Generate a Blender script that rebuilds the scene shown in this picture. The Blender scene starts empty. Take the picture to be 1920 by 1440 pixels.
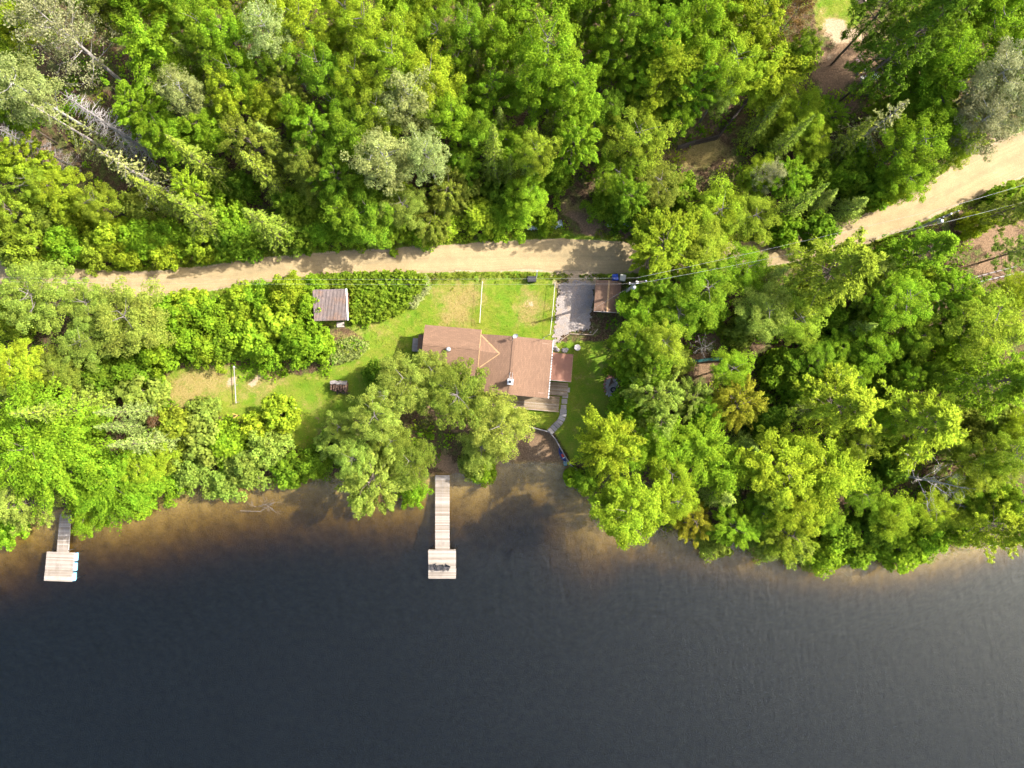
import bpy, math, random
import numpy as np
from mathutils import Vector, Matrix

R = math.radians
SC = bpy.context.scene
COL = SC.collection

# ------------------------------------------------------------------ camera, sky, sun, exposure
CAM_H = 80.0                       # metres above the lake
TILT = math.atan(40 / 1280)        # the drone looks almost straight down, a touch to the north
cam_data = bpy.data.cameras.new('camera')
cam_data.sensor_width = 36.0
cam_data.lens = 36.0 * 1280 / 1920
cam_data.clip_start = 0.5
cam_data.clip_end = 3000
cam = bpy.data.objects.new('camera', cam_data)
COL.objects.link(cam)
cam.location = (0, 0, CAM_H)
cam.rotation_euler = (TILT, 0, 0)
SC.camera = cam

SUN_EL, SUN_AZ = 42.0, 17.0        # azimuth counted from +X towards +Y
SUN = Vector((math.cos(R(SUN_EL)) * math.cos(R(SUN_AZ)), math.cos(R(SUN_EL)) * math.sin(R(SUN_AZ)), math.sin(R(SUN_EL))))
world = bpy.data.worlds.new('World')
SC.world = world
world.use_nodes = True
wn = world.node_tree
sky = wn.nodes.new('ShaderNodeTexSky')
sky.sky_type = 'NISHITA'
sky.sun_disc = False
sky.sun_elevation = R(SUN_EL)
sky.sun_rotation = R(90 - SUN_AZ)
sky.air_density = 1.0
sky.dust_density = 4.5
bg = wn.nodes['Background']
bg.inputs['Strength'].default_value = 0.145
wn.links.new(sky.outputs['Color'], bg.inputs['Color'])
sun_data = bpy.data.lights.new('sun', 'SUN')
sun_data.energy = 4.4
sun_data.angle = R(0.5)
sun_data.color = (1.0, 0.955, 0.885)
sun = bpy.data.objects.new('sun', sun_data)
COL.objects.link(sun)
sun.rotation_euler = SUN.to_track_quat('Z', 'Y').to_euler()
sun.location = (60, 20, 70)
SC.view_settings.view_transform = 'Standard'
SC.view_settings.look = 'None'
SC.view_settings.gamma = 1.0
SC.view_settings.exposure = 1.74
SC.render.engine = 'CYCLES'
SC.cycles.max_bounces = 4
SC.cycles.diffuse_bounces = 2
SC.cycles.transmission_bounces = 2
SC.cycles.glossy_bounces = 2
SC.cycles.volume_bounces = 0
SC.cycles.use_adaptive_sampling = True
SC.cycles.adaptive_threshold = 0.04
SC.cycles.transparent_max_bounces = 8

CT, ST = math.cos(TILT), math.sin(TILT)


def P(px, py, z=2.0):
    """map position (x, y) of a survey point seen at px,py whose height is z"""
    x, y = (px - 960) / 1280, (720 - py) / 1280
    dy, dz = y * CT + ST, y * ST - CT
    t = (CAM_H - z) / -dz
    return x * t, dy * t


# ------------------------------------------------------------------ terrain height
SHORE_PX = [(-200, 1030), (-40, 1000), (20, 975), (110, 958), (180, 952), (240, 945), (330, 922), (400, 908), (470, 898), (560, 890),
            (640, 893), (720, 900), (790, 898), (820, 888), (850, 890), (890, 888), (920, 876), (960, 866), (1045, 868),
            (1080, 882), (1105, 920), (1130, 965), (1200, 985), (1300, 1000), (1400, 1018), (1500, 1036), (1600, 1046),
            (1700, 1040), (1790, 1022), (1850, 1005), (1920, 985), (2100, 940)]
_s = np.array([P(a, b, 0) for a, b in SHORE_PX])
SX = np.concatenate([[-500], _s[:, 0], [500]])
SY = np.concatenate([[-19], _s[:, 1], [-10]])
BEACH = np.array([P(a, b, 0.4) for a, b in [(925, 876), (958, 800), (985, 797), (1030, 810), (1042, 825), (1070, 872), (1064, 892), (930, 895)]])


def poly_dist(x, y, poly):
    """signed distance to a polygon, positive inside"""
    x = np.asarray(x, float); y = np.asarray(y, float)
    best = np.full(x.shape, 1e9); inside = np.zeros(x.shape, bool)
    n = len(poly)
    for i in range(n):
        ax, ay = poly[i]; bx, by = poly[(i + 1) % n]
        dx, dy = bx - ax, by - ay
        t = np.clip(((x - ax) * dx + (y - ay) * dy) / (dx * dx + dy * dy + 1e-9), 0, 1)
        best = np.minimum(best, np.hypot(x - ax - t * dx, y - ay - t * dy))
        c = ((ay > y) != (by > y)) & (x < (bx - ax) * (y - ay) / (by - ay + 1e-12) + ax)
        inside ^= c
    return np.where(inside, best, -best)


def sstep(a, b, v):
    t = np.clip((v - a) / (b - a), 0, 1)
    return t * t * (3 - 2 * t)


def ground_z(x, y):
    x = np.asarray(x, float); y = np.asarray(y, float)
    wob = 0.35 * np.sin(x * 1.7) * np.cos(y * 0.9 + x * 0.3)
    d = y - np.interp(x, SX, SY) + wob
    land = 1.05 * (1 - np.exp(-np.maximum(d, 0) / 1.8)) + 0.045 * np.clip(d, 0, 90) + 0.02
    bumps = 0.12 * np.sin(x * 0.31 + 1.0) * np.sin(y * 0.27) + 0.05 * np.sin(x * 0.9) * np.sin(y * 0.8 + 2)
    land = land + bumps * sstep(2, 8, d)
    w = np.full(x.shape, 1e9)                     # true distance to the shoreline for the bed
    for i in range(len(SX) - 1):
        ex, ey = SX[i + 1] - SX[i], SY[i + 1] - SY[i]
        t = np.clip(((x - SX[i]) * ex + (y - SY[i]) * ey) / (ex * ex + ey * ey), 0, 1)
        w = np.minimum(w, np.hypot(x - SX[i] - t * ex, y - SY[i] - t * ey))
    w = np.maximum(w + np.minimum(wob, 0), 0) * (d < 0)
    w = np.maximum(w, np.minimum(-d, 0.4) * (d < 0))
    w = w * (1 + 0.55 * sstep(9, 16, x))
    bed = -(0.13 * w + 0.019 * w * w) + 0.05 * np.sin(x * 1.1 + y * 0.4) * np.sin(y * 1.3) * sstep(0.3, 2, w)
    bed = np.maximum(bed, -9 + 0.3 * np.sin(x * 0.05))
    z = np.where(d > 0, land, bed)
    pb = sstep(-0.15, 0.15, poly_dist(x, y, BEACH))
    zb = np.where(d > 0, 0.02 + 0.09 * np.maximum(d, 0), bed)
    return z * (1 - pb) + zb * pb


def gz(x, y):
    return float(ground_z(np.array([x]), np.array([y]))[0])


def G(px, py, it=3):
    """ground point (x, y, z) under a survey point"""
    z = 2.0
    for _ in range(it):
        x, y = P(px, py, z)
        z = gz(x, y)
    return x, y, z


# ------------------------------------------------------------------ scene helpers
def tag(o, label, cat=None, group=None, kind=None):
    if label: o['label'] = label
    if cat: o['category'] = cat
    if group: o['group'] = group
    if kind: o['kind'] = kind
    return o


def thing(name, label, cat, loc=(0, 0, 0), rotz=0.0, group=None):
    o = bpy.data.objects.new(name, None)
    o.empty_display_size = 0.2
    COL.objects.link(o)
    o.location = loc
    o.rotation_euler = (0, 0, rotz)
    return tag(o, label, cat, group)


def place(name, mesh, parent=None, loc=(0, 0, 0), rot=(0, 0, 0), scale=(1, 1, 1), color=None):
    o = bpy.data.objects.new(name, mesh)
    COL.objects.link(o)
    o.parent = parent
    o.location = loc
    o.rotation_euler = rot
    o.scale = scale
    if color: o.color = (*color, 1)
    return o


class B:
    """collects faces for one mesh"""
    def __init__(s): s.v, s.f = [], []

    def add(s, vs, fs):
        n = len(s.v)
        s.v += [tuple(v) for v in vs]
        s.f += [tuple(i + n for i in f) for f in fs]
        return s

    def hexa(s, b4, t4):
        return s.add(list(b4) + list(t4), [(3, 2, 1, 0), (4, 5, 6, 7), (0, 1, 5, 4), (1, 2, 6, 5), (2, 3, 7, 6), (3, 0, 4, 7)])

    def box(s, c, d, rz=0.0, inset=0.0):
        cx, cy, cz = c; hx, hy, hz = d[0] / 2, d[1] / 2, d[2] / 2
        co, si = math.cos(rz), math.sin(rz)
        q = lambda x, y, z: (cx + x * co - y * si, cy + x * si + y * co, cz + z)
        k = inset
        return s.hexa([q(-hx, -hy, -hz), q(hx, -hy, -hz), q(hx, hy, -hz), q(-hx, hy, -hz)],
                      [q(-hx + k, -hy + k, hz), q(hx - k, -hy + k, hz), q(hx - k, hy - k, hz), q(-hx + k, hy - k, hz)])

    def slab(s, q4, th):
        """a sheet given by its four top corners, counter-clockwise from above"""
        return s.hexa([(x, y, z - th) for x, y, z in q4], q4)

    def prism(s, poly, z0, z1):
        n = len(poly)
        vs = [(x, y, z0) for x, y in poly] + [(x, y, z1) for x, y in poly]
        fs = [tuple(range(n - 1, -1, -1)), tuple(range(n, 2 * n))]
        fs += [(i, (i + 1) % n, n + (i + 1) % n, n + i) for i in range(n)]
        return s.add(vs, fs)

    def tube(s, pts, rad, n=6, cap=True):
        pts = [Vector(p) for p in pts]
        if not hasattr(rad, '__len__'): rad = [rad] * len(pts)
        vs = []
        for i, p in enumerate(pts):
            a = pts[max(i - 1, 0)]; b = pts[min(i + 1, len(pts) - 1)]
            d = (b - a)
            d = d.normalized() if d.length > 1e-9 else Vector((0, 0, 1))
            u = d.cross(Vector((0, 0, 1)) if abs(d.z) < 0.9 else Vector((1, 0, 0))).normalized()
            w = d.cross(u)
            for k in range(n):
                t = 2 * math.pi * k / n
                vs.append(p + (u * math.cos(t) + w * math.sin(t)) * rad[i])
        fs = []
        for i in range(len(pts) - 1):
            for k in range(n):
                fs.append((i * n + k, (i + 1) * n + k, (i + 1) * n + (k + 1) % n, i * n + (k + 1) % n))
        if cap:
            fs.append(tuple(range(n)))
            fs.append(tuple(range(len(vs) - 1, len(vs) - n - 1, -1)))
        return s.add(vs, fs)

    def lathe(s, prof, c=(0, 0, 0), n=16):
        vs = []
        for r, z in prof:
            for k in range(n):
                t = 2 * math.pi * k / n
                vs.append((c[0] + r * math.cos(t), c[1] + r * math.sin(t), c[2] + z))
        fs = []
        for i in range(len(prof) - 1):
            for k in range(n):
                fs.append((i * n + k, i * n + (k + 1) % n, (i + 1) * n + (k + 1) % n, (i + 1) * n + k))
        fs.append(tuple(range(n - 1, -1, -1)))
        fs.append(tuple(range(len(vs) - n, len(vs))))
        return s.add(vs, fs)

    def blob(s, c, rx, ry, rz, rng, rough=0.2, nu=8, nv=5):
        vs = [(c[0], c[1], c[2] + rz)]
        for j in range(1, nv):
            ph = math.pi * j / nv
            for i in range(nu):
                th = 2 * math.pi * i / nu
                k = 1 + rng.uniform(-rough, rough)
                vs.append((c[0] + rx * k * math.sin(ph) * math.cos(th), c[1] + ry * k * math.sin(ph) * math.sin(th), c[2] + rz * k * math.cos(ph)))
        vs.append((c[0], c[1], c[2] - rz))
        fs = [(0, 1 + i, 1 + (i + 1) % nu) for i in range(nu)]
        for j in range(nv - 2):
            for i in range(nu):
                a = 1 + j * nu + i; b = 1 + j * nu + (i + 1) % nu
                fs.append((a, a + nu, b + nu, b))
        last = len(vs) - 1; o = 1 + (nv - 2) * nu
        fs += [(last, o + (i + 1) % nu, o + i) for i in range(nu)]
        return s.add(vs, fs)

    def mesh(s, name, m, smooth=False):
        me = bpy.data.meshes.new(name)
        me.from_pydata(s.v, [], s.f)
        me.materials.append(m)
        if smooth: me.polygons.foreach_set('use_smooth', [True] * len(me.polygons))
        me.update()
        return me

    def build(s, name, m, parent=None, loc=(0, 0, 0), rot=(0, 0, 0), smooth=False, color=None):
        return place(name, s.mesh(name, m, smooth), parent, loc, rot, (1, 1, 1), color)


def quads_mesh(name, V, m):
    """V: (n, 4, 3) array of loose quads"""
    n = len(V)
    me = bpy.data.meshes.new(name)
    me.vertices.add(n * 4); me.loops.add(n * 4); me.polygons.add(n)
    me.vertices.foreach_set('co', np.ascontiguousarray(V, dtype=np.float32).ravel())
    me.loops.foreach_set('vertex_index', np.arange(n * 4, dtype=np.int32))
    me.polygons.foreach_set('loop_start', np.arange(0, n * 4, 4, dtype=np.int32))
    me.update(calc_edges=True)
    me.materials.append(m)
    return me


# ------------------------------------------------------------------ materials
class NT:
    def __init__(s, name):
        s.m = bpy.data.materials.new(name)
        s.m.use_nodes = True
        s.t = s.m.node_tree
        s.t.nodes.clear()
        s.out = s.n('ShaderNodeOutputMaterial')

    def n(s, typ, **kw):
        nd = s.t.nodes.new(typ)
        for k, v in kw.items():
            if hasattr(nd, k): setattr(nd, k, v)
        return nd

    def l(s, a, b): s.t.links.new(a, b)

    def coords(s, kind='Object', scale=(1, 1, 1), rot=(0, 0, 0)):
        tc = s.n('ShaderNodeTexCoord'); mp = s.n('ShaderNodeMapping')
        mp.inputs['Scale'].default_value = scale
        mp.inputs['Rotation'].default_value = rot
        s.l(tc.outputs[kind], mp.inputs['Vector'])
        return mp.outputs['Vector']

    def wpos(s, scale=(1, 1, 1), rot=(0, 0, 0)):
        ge = s.n('ShaderNodeNewGeometry'); mp = s.n('ShaderNodeMapping')
        mp.inputs['Scale'].default_value = scale
        mp.inputs['Rotation'].default_value = rot
        s.l(ge.outputs['Position'], mp.inputs['Vector'])
        return mp.outputs['Vector']

    def noise(s, vec, scale, detail=4, rough=0.6, dist=0.0):
        nd = s.n('ShaderNodeTexNoise')
        nd.inputs['Scale'].default_value = scale
        nd.inputs['Detail'].default_value = detail
        nd.inputs['Roughness'].default_value = rough
        nd.inputs['Distortion'].default_value = dist
        s.l(vec, nd.inputs['Vector'])
        return nd.outputs['Fac']

    def ramp(s, fac, stops):
        r = s.n('ShaderNodeValToRGB')
        e = r.color_ramp.elements
        while len(e) < len(stops): e.new(0.5)
        for el, (p, c) in zip(e, stops):
            el.position = p
            el.color = (*c, 1) if len(c) == 3 else c
        s.l(fac, r.inputs['Fac'])
        return r.outputs['Color']

    def rng(s, fac, a, b, c, d):
        m = s.n('ShaderNodeMapRange')
        for i, v in zip(('From Min', 'From Max', 'To Min', 'To Max'), (a, b, c, d)): m.inputs[i].default_value = v
        s.l(fac, m.inputs['Value'])
        return m.outputs['Result']

    def mix(s, fac, a, b, mode='MIX'):
        m = s.n('ShaderNodeMix', data_type='RGBA', blend_type=mode)
        if isinstance(fac, (int, float)): m.inputs[0].default_value = fac
        else: s.l(fac, m.inputs[0])
        for inp, v in ((m.inputs[6], a), (m.inputs[7], b)):
            if isinstance(v, tuple): inp.default_value = (*v, 1)
            else: s.l(v, inp)
        return m.outputs[2]

    def math(s, op, a, b=0.0, clamp=False):
        m = s.n('ShaderNodeMath', operation=op, use_clamp=clamp)
        for i, v in enumerate((a, b)):
            if isinstance(v, (int, float)): m.inputs[i].default_value = v
            else: s.l(v, m.inputs[i])
        return m.outputs[0]

    def bump(s, h, dist=0.05, strength=0.6):
        b = s.n('ShaderNodeBump')
        b.inputs['Distance'].default_value = dist
        b.inputs['Strength'].default_value = strength
        s.l(h, b.inputs['Height'])
        return b.outputs['Normal']

    def pbr(s, col, rough=0.8, normal=None, metal=0.0, spec=0.3):
        p = s.n('ShaderNodeBsdfPrincipled')
        if isinstance(col, tuple): p.inputs['Base Color'].default_value = (*col, 1)
        else: s.l(col, p.inputs['Base Color'])
        if isinstance(rough, (int, float)): p.inputs['Roughness'].default_value = rough
        else: s.l(rough, p.inputs['Roughness'])
        p.inputs['Metallic'].default_value = metal
        p.inputs['Specular IOR Level'].default_value = spec
        if normal is not None: s.l(normal, p.inputs['Normal'])
        s.l(p.outputs['BSDF'], s.out.inputs['Surface'])
        return s.m


def plain(name, col, rough=0.7, var=0.25, scale=3.0, metal=0.0, bump=0.0):
    """a base colour with grain and wear"""
    t = NT(name)
    v = t.coords()
    f = t.noise(v, scale, 5, 0.65)
    lo = tuple(c * (1 - var) for c in col); hi = tuple(min(1, c * (1 + var)) for c in col)
    c = t.ramp(f, [(0.3, lo), (0.7, hi)])
    nb = t.bump(t.noise(v, scale * 6, 3), 0.02, bump) if bump else None
    return t.pbr(c, rough, nb, metal)


def wood(name, cols, along='X', rough=0.8, tint=0.35):
    """weathered boards: grain along the board, a tone of its own for each board"""
    t = NT(name)
    sc = {'X': (0.6, 14, 14), 'Y': (14, 0.6, 14), 'Z': (14, 14, 0.6)}[along]
    g = t.noise(t.coords('Object', sc), 1.5, 5, 0.7, 0.4)
    oi = t.n('ShaderNodeObjectInfo')
    c = t.ramp(g, [(0.25, cols[0]), (0.5, cols[1]), (0.75, cols[2])])
    k = t.rng(oi.outputs['Random'], 0, 1, 1 - tint, 1 + tint * 0.5)
    hs = t.n('ShaderNodeHueSaturation')
    t.l(c, hs.inputs['Color']); t.l(k, hs.inputs['Value'])
    t.l(t.rng(oi.outputs['Random'], 0, 1, 1.25, 0.75), hs.inputs['Saturation'])
    st = t.noise(t.wpos((1, 1, 1)), 0.9, 3)
    c2 = t.mix(t.rng(st, 0.55, 0.72, 0, 0.35), hs.outputs['Color'], tuple(x * 0.45 for x in cols[0]))
    return t.pbr(c2, rough, t.bump(g, 0.01, 0.4))


def leaf_material(name, trans=0.5, var=(0.66, 1.3), hue=0.018):
    t = NT(name)
    oi = t.n('ShaderNodeObjectInfo'); ge = t.n('ShaderNodeNewGeometry')
    big = t.noise(t.wpos(), 0.55, 1)
    hs = t.n('ShaderNodeHueSaturation')
    t.l(oi.outputs['Color'], hs.inputs['Color'])
    v = t.math('MULTIPLY', t.rng(ge.outputs['Random Per Island'], 0, 1, *var), t.rng(big, 0.3, 0.7, 0.82, 1.15))
    t.l(v, hs.inputs['Value'])
    h = t.math('ADD', t.rng(ge.outputs['Random Per Island'], 0, 1, 0.5 + hue * 0.6, 0.5 - hue * 0.6), t.rng(big, 0.3, 0.7, -hue * 0.5, hue * 0.5))
    t.l(h, hs.inputs['Hue'])
    d = t.n('ShaderNodeBsdfDiffuse'); tr = t.n('ShaderNodeBsdfTranslucent'); mx = t.n('ShaderNodeMixShader')
    t.l(hs.outputs['Color'], d.inputs['Color'])
    yc = t.mix(1.0, hs.outputs['Color'], (1.05, 1.05, 0.5), 'MULTIPLY')
    t.l(yc, tr.inputs['Color'])
    mx.inputs[0].default_value = trans
    t.l(d.outputs[0], mx.inputs[1]); t.l(tr.outputs[0], mx.inputs[2])
    t.l(mx.outputs[0], t.out.inputs['Surface'])
    return t.m


def bark_material(name):
    t = NT(name)
    oi = t.n('ShaderNodeObjectInfo')
    f = t.noise(t.coords('Object', (9, 9, 1.5)), 2.0, 5, 0.7)
    k = t.ramp(f, [(0.3, (0.45, 0.45, 0.45)), (0.7, (1.25, 1.25, 1.25))])
    return t.pbr(t.mix(1.0, oi.outputs['Color'], k, 'MULTIPLY'), 0.9, t.bump(f, 0.03, 0.6))


def ground_material():
    t = NT('ground_soil_and_turf')
    at = t.n('ShaderNodeAttribute', attribute_name='zone')
    sp = t.n('ShaderNodeSeparateColor')
    t.l(at.outputs['Color'], sp.inputs[0])
    w = t.wpos()
    n_f = t.noise(w, 5.5, 6, 0.75); n_m = t.noise(w, 1.1, 5, 0.65); n_b = t.noise(w, 0.28, 4, 0.6); n_x = t.noise(w, 16, 3, 0.7)
    litter = t.ramp(n_f, [(0.28, (0.01872, 0.0117, 0.00702)), (0.45, (0.0507, 0.0312, 0.01716)), (0.58, (0.0975, 0.0624, 0.03432)), (0.75, (0.1872, 0.1287, 0.078))])
    moss = t.ramp(n_f, [(0.3, (0.0273, 0.0429, 0.00936)), (0.7, (0.1014, 0.1326, 0.0234))])
    floor = t.mix(t.rng(n_m, 0.45, 0.62, 0, 0.85), litter, moss)
    g1 = t.ramp(n_x, [(0.25, (0.03806, 0.07137, 0.005928)), (0.55, (0.0904, 0.1618, 0.009633)), (0.8, (0.1618, 0.2141, 0.01927))])
    g2 = t.ramp(n_x, [(0.25, (0.06661, 0.08089, 0.008892)), (0.6, (0.1475, 0.176, 0.01778)), (0.8, (0.2284, 0.2189, 0.03705))])
    grass = t.mix(t.rng(t.math('ADD', t.math('MULTIPLY', n_m, 0.5), t.math('MULTIPLY', n_b, 0.5)), 0.40, 0.58, 0, 1), g1, g2)
    grass = t.mix(t.rng(t.math('MULTIPLY', n_m, t.noise(w, 2.6, 4, 0.7)), 0.31, 0.42, 0, 0.5), grass, (0.20, 0.16, 0.05))
    dry = t.ramp(n_f, [(0.25, (0.1092, 0.0936, 0.0234)), (0.5, (0.195, 0.1482, 0.0507)), (0.75, (0.273, 0.2067, 0.0936))])
    sand = t.ramp(n_f, [(0.25, (0.195, 0.1404, 0.0819)), (0.5, (0.2808, 0.2106, 0.1287)), (0.75, (0.3588, 0.2808, 0.1872))])
    dirt = t.ramp(n_f, [(0.25, (0.0663, 0.0429, 0.02496)), (0.5, (0.1404, 0.0897, 0.05148)), (0.75, (0.234, 0.156, 0.0936))])
    nz = t.math('MULTIPLY', t.math('SUBTRACT', t.math('ADD', t.math('MULTIPLY', n_m, 0.6), t.math('MULTIPLY', n_f, 0.4)), 0.5), 1.5)

    def edge(ch):
        return t.rng(t.math('ADD', ch, nz), 0.38, 0.62, 0, 1)
    c = t.mix(edge(sp.outputs[0]), floor, grass)
    c = t.mix(t.rng(t.math('ADD', sp.outputs[1], t.math('MULTIPLY', nz, 1.6)), 0.15, 0.95, 0, 0.92), c, dry)
    c = t.mix(edge(at.outputs['Alpha']), c, dirt)
    c = t.mix(edge(sp.outputs[2]), c, sand)
    ab = t.n('ShaderNodeAttribute', attribute_name='bed')
    bedc = t.ramp(n_m, [(0.25, (0.105, 0.073, 0.028)), (0.5, (0.170, 0.120, 0.046)), (0.75, (0.235, 0.168, 0.068))])
    bedc = t.mix(t.rng(n_f, 0.5, 0.75, 0, 0.5), bedc, (0.30, 0.22, 0.11))
    c = t.mix(ab.outputs['Fac'], c, bedc)
    return t.pbr(c, 0.95, t.bump(n_f, 0.12, 0.7), 0, 0.1)


def road_material(name, cols, gravel=False):
    t = NT(name)
    w = t.wpos()
    f = t.noise(w, 9, 6, 0.8); m = t.noise(w, 0.7, 4, 0.6); x = t.noise(w, 26, 2, 0.6)
    at = t.n('ShaderNodeAttribute', attribute_name='across')
    c = t.ramp(f, [(0.28, cols[0]), (0.5, cols[1]), (0.75, cols[2])])
    c = t.mix(t.rng(m, 0.4, 0.7, 0, 0.4), c, tuple(k * 0.62 for k in cols[1]))
    if gravel: c = t.mix(t.rng(t.noise(w, 1.6, 5, 0.7), 0.5, 0.66, 0, 0.75), c, (0.26, 0.19, 0.13))
    if not gravel:
        wv = t.n('ShaderNodeTexNoise')
        wv.inputs['Scale'].default_value = 1.0; wv.inputs['Detail'].default_value = 5
        cb = t.n('ShaderNodeCombineXYZ')
        sp = t.n('ShaderNodeSeparateXYZ'); t.l(at.outputs['Vector'], sp.inputs[0])
        t.l(t.math('MULTIPLY', sp.outputs[0], 9.0), cb.inputs[0]); t.l(t.math('MULTIPLY', sp.outputs[1], 0.10), cb.inputs[1])
        t.l(cb.outputs[0], wv.inputs['Vector'])
        ab = t.math('ABSOLUTE', sp.outputs[0])
        mid = t.math('MULTIPLY', t.rng(ab, 0.05, 0.28, 1, 0), t.rng(t.noise(w, 1.3, 5, 0.7), 0.38, 0.62, 0, 0.6))
        c = t.mix(mid, c, (0.17, 0.135, 0.075))
        rim = t.math('MULTIPLY', t.rng(ab, 0.66, 0.95, 0, 1), t.rng(t.noise(w, 1.9, 5, 0.7), 0.4, 0.6, 0, 0.7))
        c = t.mix(rim, c, (0.20, 0.15, 0.085))
        c = t.mix(t.rng(wv.outputs['Fac'], 0.46, 0.68, 0, 0.3), c, tuple(k * 0.6 for k in cols[1]))
    c = t.mix(t.rng(x, 0.66, 0.72, 0, 0.5), c, (0.48, 0.43, 0.38))
    return t.pbr(c, 0.95, t.bump(t.math('ADD', f, t.math('MULTIPLY', x, 0.5)), 0.05, 0.7), 0, 0.15)


def shingle_material(name, rotz):
    t = NT(name)
    v = t.coords('Object', (1, 1, 1), (0, 0, rotz))
    br = t.n('ShaderNodeTexBrick', offset=0.5)
    br.inputs['Scale'].default_value = 1.0
    br.inputs['Brick Width'].default_value = 0.42
    br.inputs['Row Height'].default_value = 0.145
    br.inputs['Mortar Size'].default_value = 0.012
    br.inputs['Mortar Smooth'].default_value = 0.3
    br.inputs['Color1'].default_value = (0.1589, 0.0945, 0.06029, 1)
    br.inputs['Color2'].default_value = (0.1184, 0.06885, 0.04442, 1)
    br.inputs['Mortar'].default_value = (0.07478, 0.04186, 0.02729, 1)
    t.l(v, br.inputs['Vector'])
    f = t.noise(v, 22, 4, 0.8); m = t.noise(v, 1.1, 6, 0.75)
    c = t.mix(t.rng(f, 0.35, 0.7, 0, 0.5), br.outputs['Color'], (0.1807, 0.1181, 0.07934))
    c = t.mix(t.rng(m, 0.45, 0.75, 0, 0.4), c, (0.1153, 0.07087, 0.0476))
    return t.pbr(c, 0.92, t.bump(t.math('SUBTRACT', f, t.math('MULTIPLY', br.outputs['Fac'], 1.0)), 0.008, 0.4), 0, 0.15)


def water_material():
    t = NT('tea_coloured_lake_water')
    def w(sc, rz, off):
        v = t.wpos(sc, (0, 0, rz))
        v.node.inputs['Location'].default_value = off
        return v
    h1 = t.noise(w((1.0, 0.28, 1), R(9), (3.1, 7.7, 4.43)), 2.1, 3, 0.5, 0.35)
    h2 = t.noise(w((1.0, 0.33, 1), R(-32), (11.3, 2.9, 8.37)), 1.5, 3, 0.5, 0.35)
    h3 = t.noise(w((1, 1, 1), 0, (1.7, 5.2, 2.61)), 0.045, 2, 0.5)
    side = t.rng(h3, 0.38, 0.62, 0, 1)
    h = t.math('ADD', t.math('MULTIPLY', h1, side), t.math('MULTIPLY', h2, t.math('SUBTRACT', 1.15, side)))
    nb = t.bump(h, 0.056, 0.8)
    gl = t.n('ShaderNodeBsdfGlossy'); gl.inputs['Roughness'].default_value = 0.33
    gl.inputs['Color'].default_value = (0.93, 0.98, 0.89, 1)
    t.l(nb, gl.inputs['Normal'])
    tr = t.n('ShaderNodeBsdfTransparent')
    ge = t.n('ShaderNodeNewGeometry')                       # Schlick reflectance, the same from above and below
    dp = t.n('ShaderNodeVectorMath', operation='DOT_PRODUCT')
    t.l(nb, dp.inputs[0]); t.l(ge.outputs['Incoming'], dp.inputs[1])
    cs = t.math('SUBTRACT', 1.0, t.math('ABSOLUTE', dp.outputs['Value']), True)
    f = t.math('ADD', t.math('MULTIPLY', t.math('POWER', cs, 5.0), 0.97), 0.041, True)
    mx = t.n('ShaderNodeMixShader')
    t.l(f, mx.inputs[0]); t.l(tr.outputs[0], mx.inputs[1]); t.l(gl.outputs[0], mx.inputs[2])
    t.l(mx.outputs[0], t.out.inputs['Surface'])
    va = t.n('ShaderNodeVolumeAbsorption')
    va.inputs['Color'].default_value = (0.615, 0.545, 0.19, 1)
    va.inputs['Density'].default_value = 1.4
    t.l(va.outputs[0], t.out.inputs['Volume'])
    return t.m


M = {}
M['leaf'] = leaf_material('broad_leaves')
M['needle'] = leaf_material('needles', 0.22, (0.6, 1.35), 0.012)
M['bark'] = bark_material('bark')
M['ground'] = ground_material()
M['road'] = road_material('sandy_road', [(0.1979, 0.1403, 0.06971), (0.2745, 0.2059, 0.1071), (0.3319, 0.2589, 0.1444)])
M['gravel'] = road_material('gravel', [(0.09653, 0.08198, 0.07135), (0.2079, 0.1794, 0.1597), (0.3416, 0.3002, 0.2651)], True)
M['shingle_ew'] = shingle_material('shingles_along_x', 0)
M['shingle_ns'] = shingle_material('shingles_along_y', R(90))
M['water'] = water_material()
M['dockwood'] = wood('dock_boards', [(0.1847, 0.1544, 0.1201), (0.2655, 0.2274, 0.1884), (0.3232, 0.2892, 0.2484)], 'X', 0.85, 0.32)
M['deckwood'] = wood('deck_boards', [(0.1525, 0.1101, 0.07176), (0.2254, 0.1716, 0.1154), (0.2851, 0.2234, 0.156)], 'X', 0.85, 0.25)
M['timber'] = wood('grey_timber', [(0.1404, 0.1209, 0.1092), (0.234, 0.2106, 0.195), (0.312, 0.2886, 0.273)], 'X', 0.9, 0.3)
M['darkwood'] = wood('dark_timber', [(0.0234, 0.01716, 0.01248), (0.0468, 0.0351, 0.02496), (0.0858, 0.0663, 0.0468)], 'X', 0.9, 0.3)
M['siding'] = wood('brown_siding', [(0.117, 0.0663, 0.039), (0.1716, 0.1014, 0.0624), (0.2184, 0.1326, 0.0858)], 'Z', 0.8, 0.1)
M['white'] = plain('white_paint', (0.5772, 0.5772, 0.5616), 0.5, 0.08)
M['black'] = plain('black_plastic', (0.0195, 0.0195, 0.02106), 0.5, 0.3)
M['blackmetal'] = plain('black_iron', (0.0156, 0.0156, 0.01716), 0.6, 0.3)
M['galv'] = plain('galvanised_metal', (0.3744, 0.3822, 0.39), 0.45, 0.15, 3, 0.6)
M['wire'] = plain('weathered_wire', (0.20, 0.20, 0.195), 0.6, 0.1)
M['flash'] = plain('tan_flashing', (0.2808, 0.1755, 0.0858), 0.8, 0.3, 6)
M['porch'] = plain('terracotta_porch_roofing', (0.189, 0.08822, 0.05616), 0.8, 0.14, 1.2)
M['stone'] = plain('grey_stone', (0.2808, 0.2574, 0.2418), 0.9, 0.35, 4, 0, 0.5)
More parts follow.
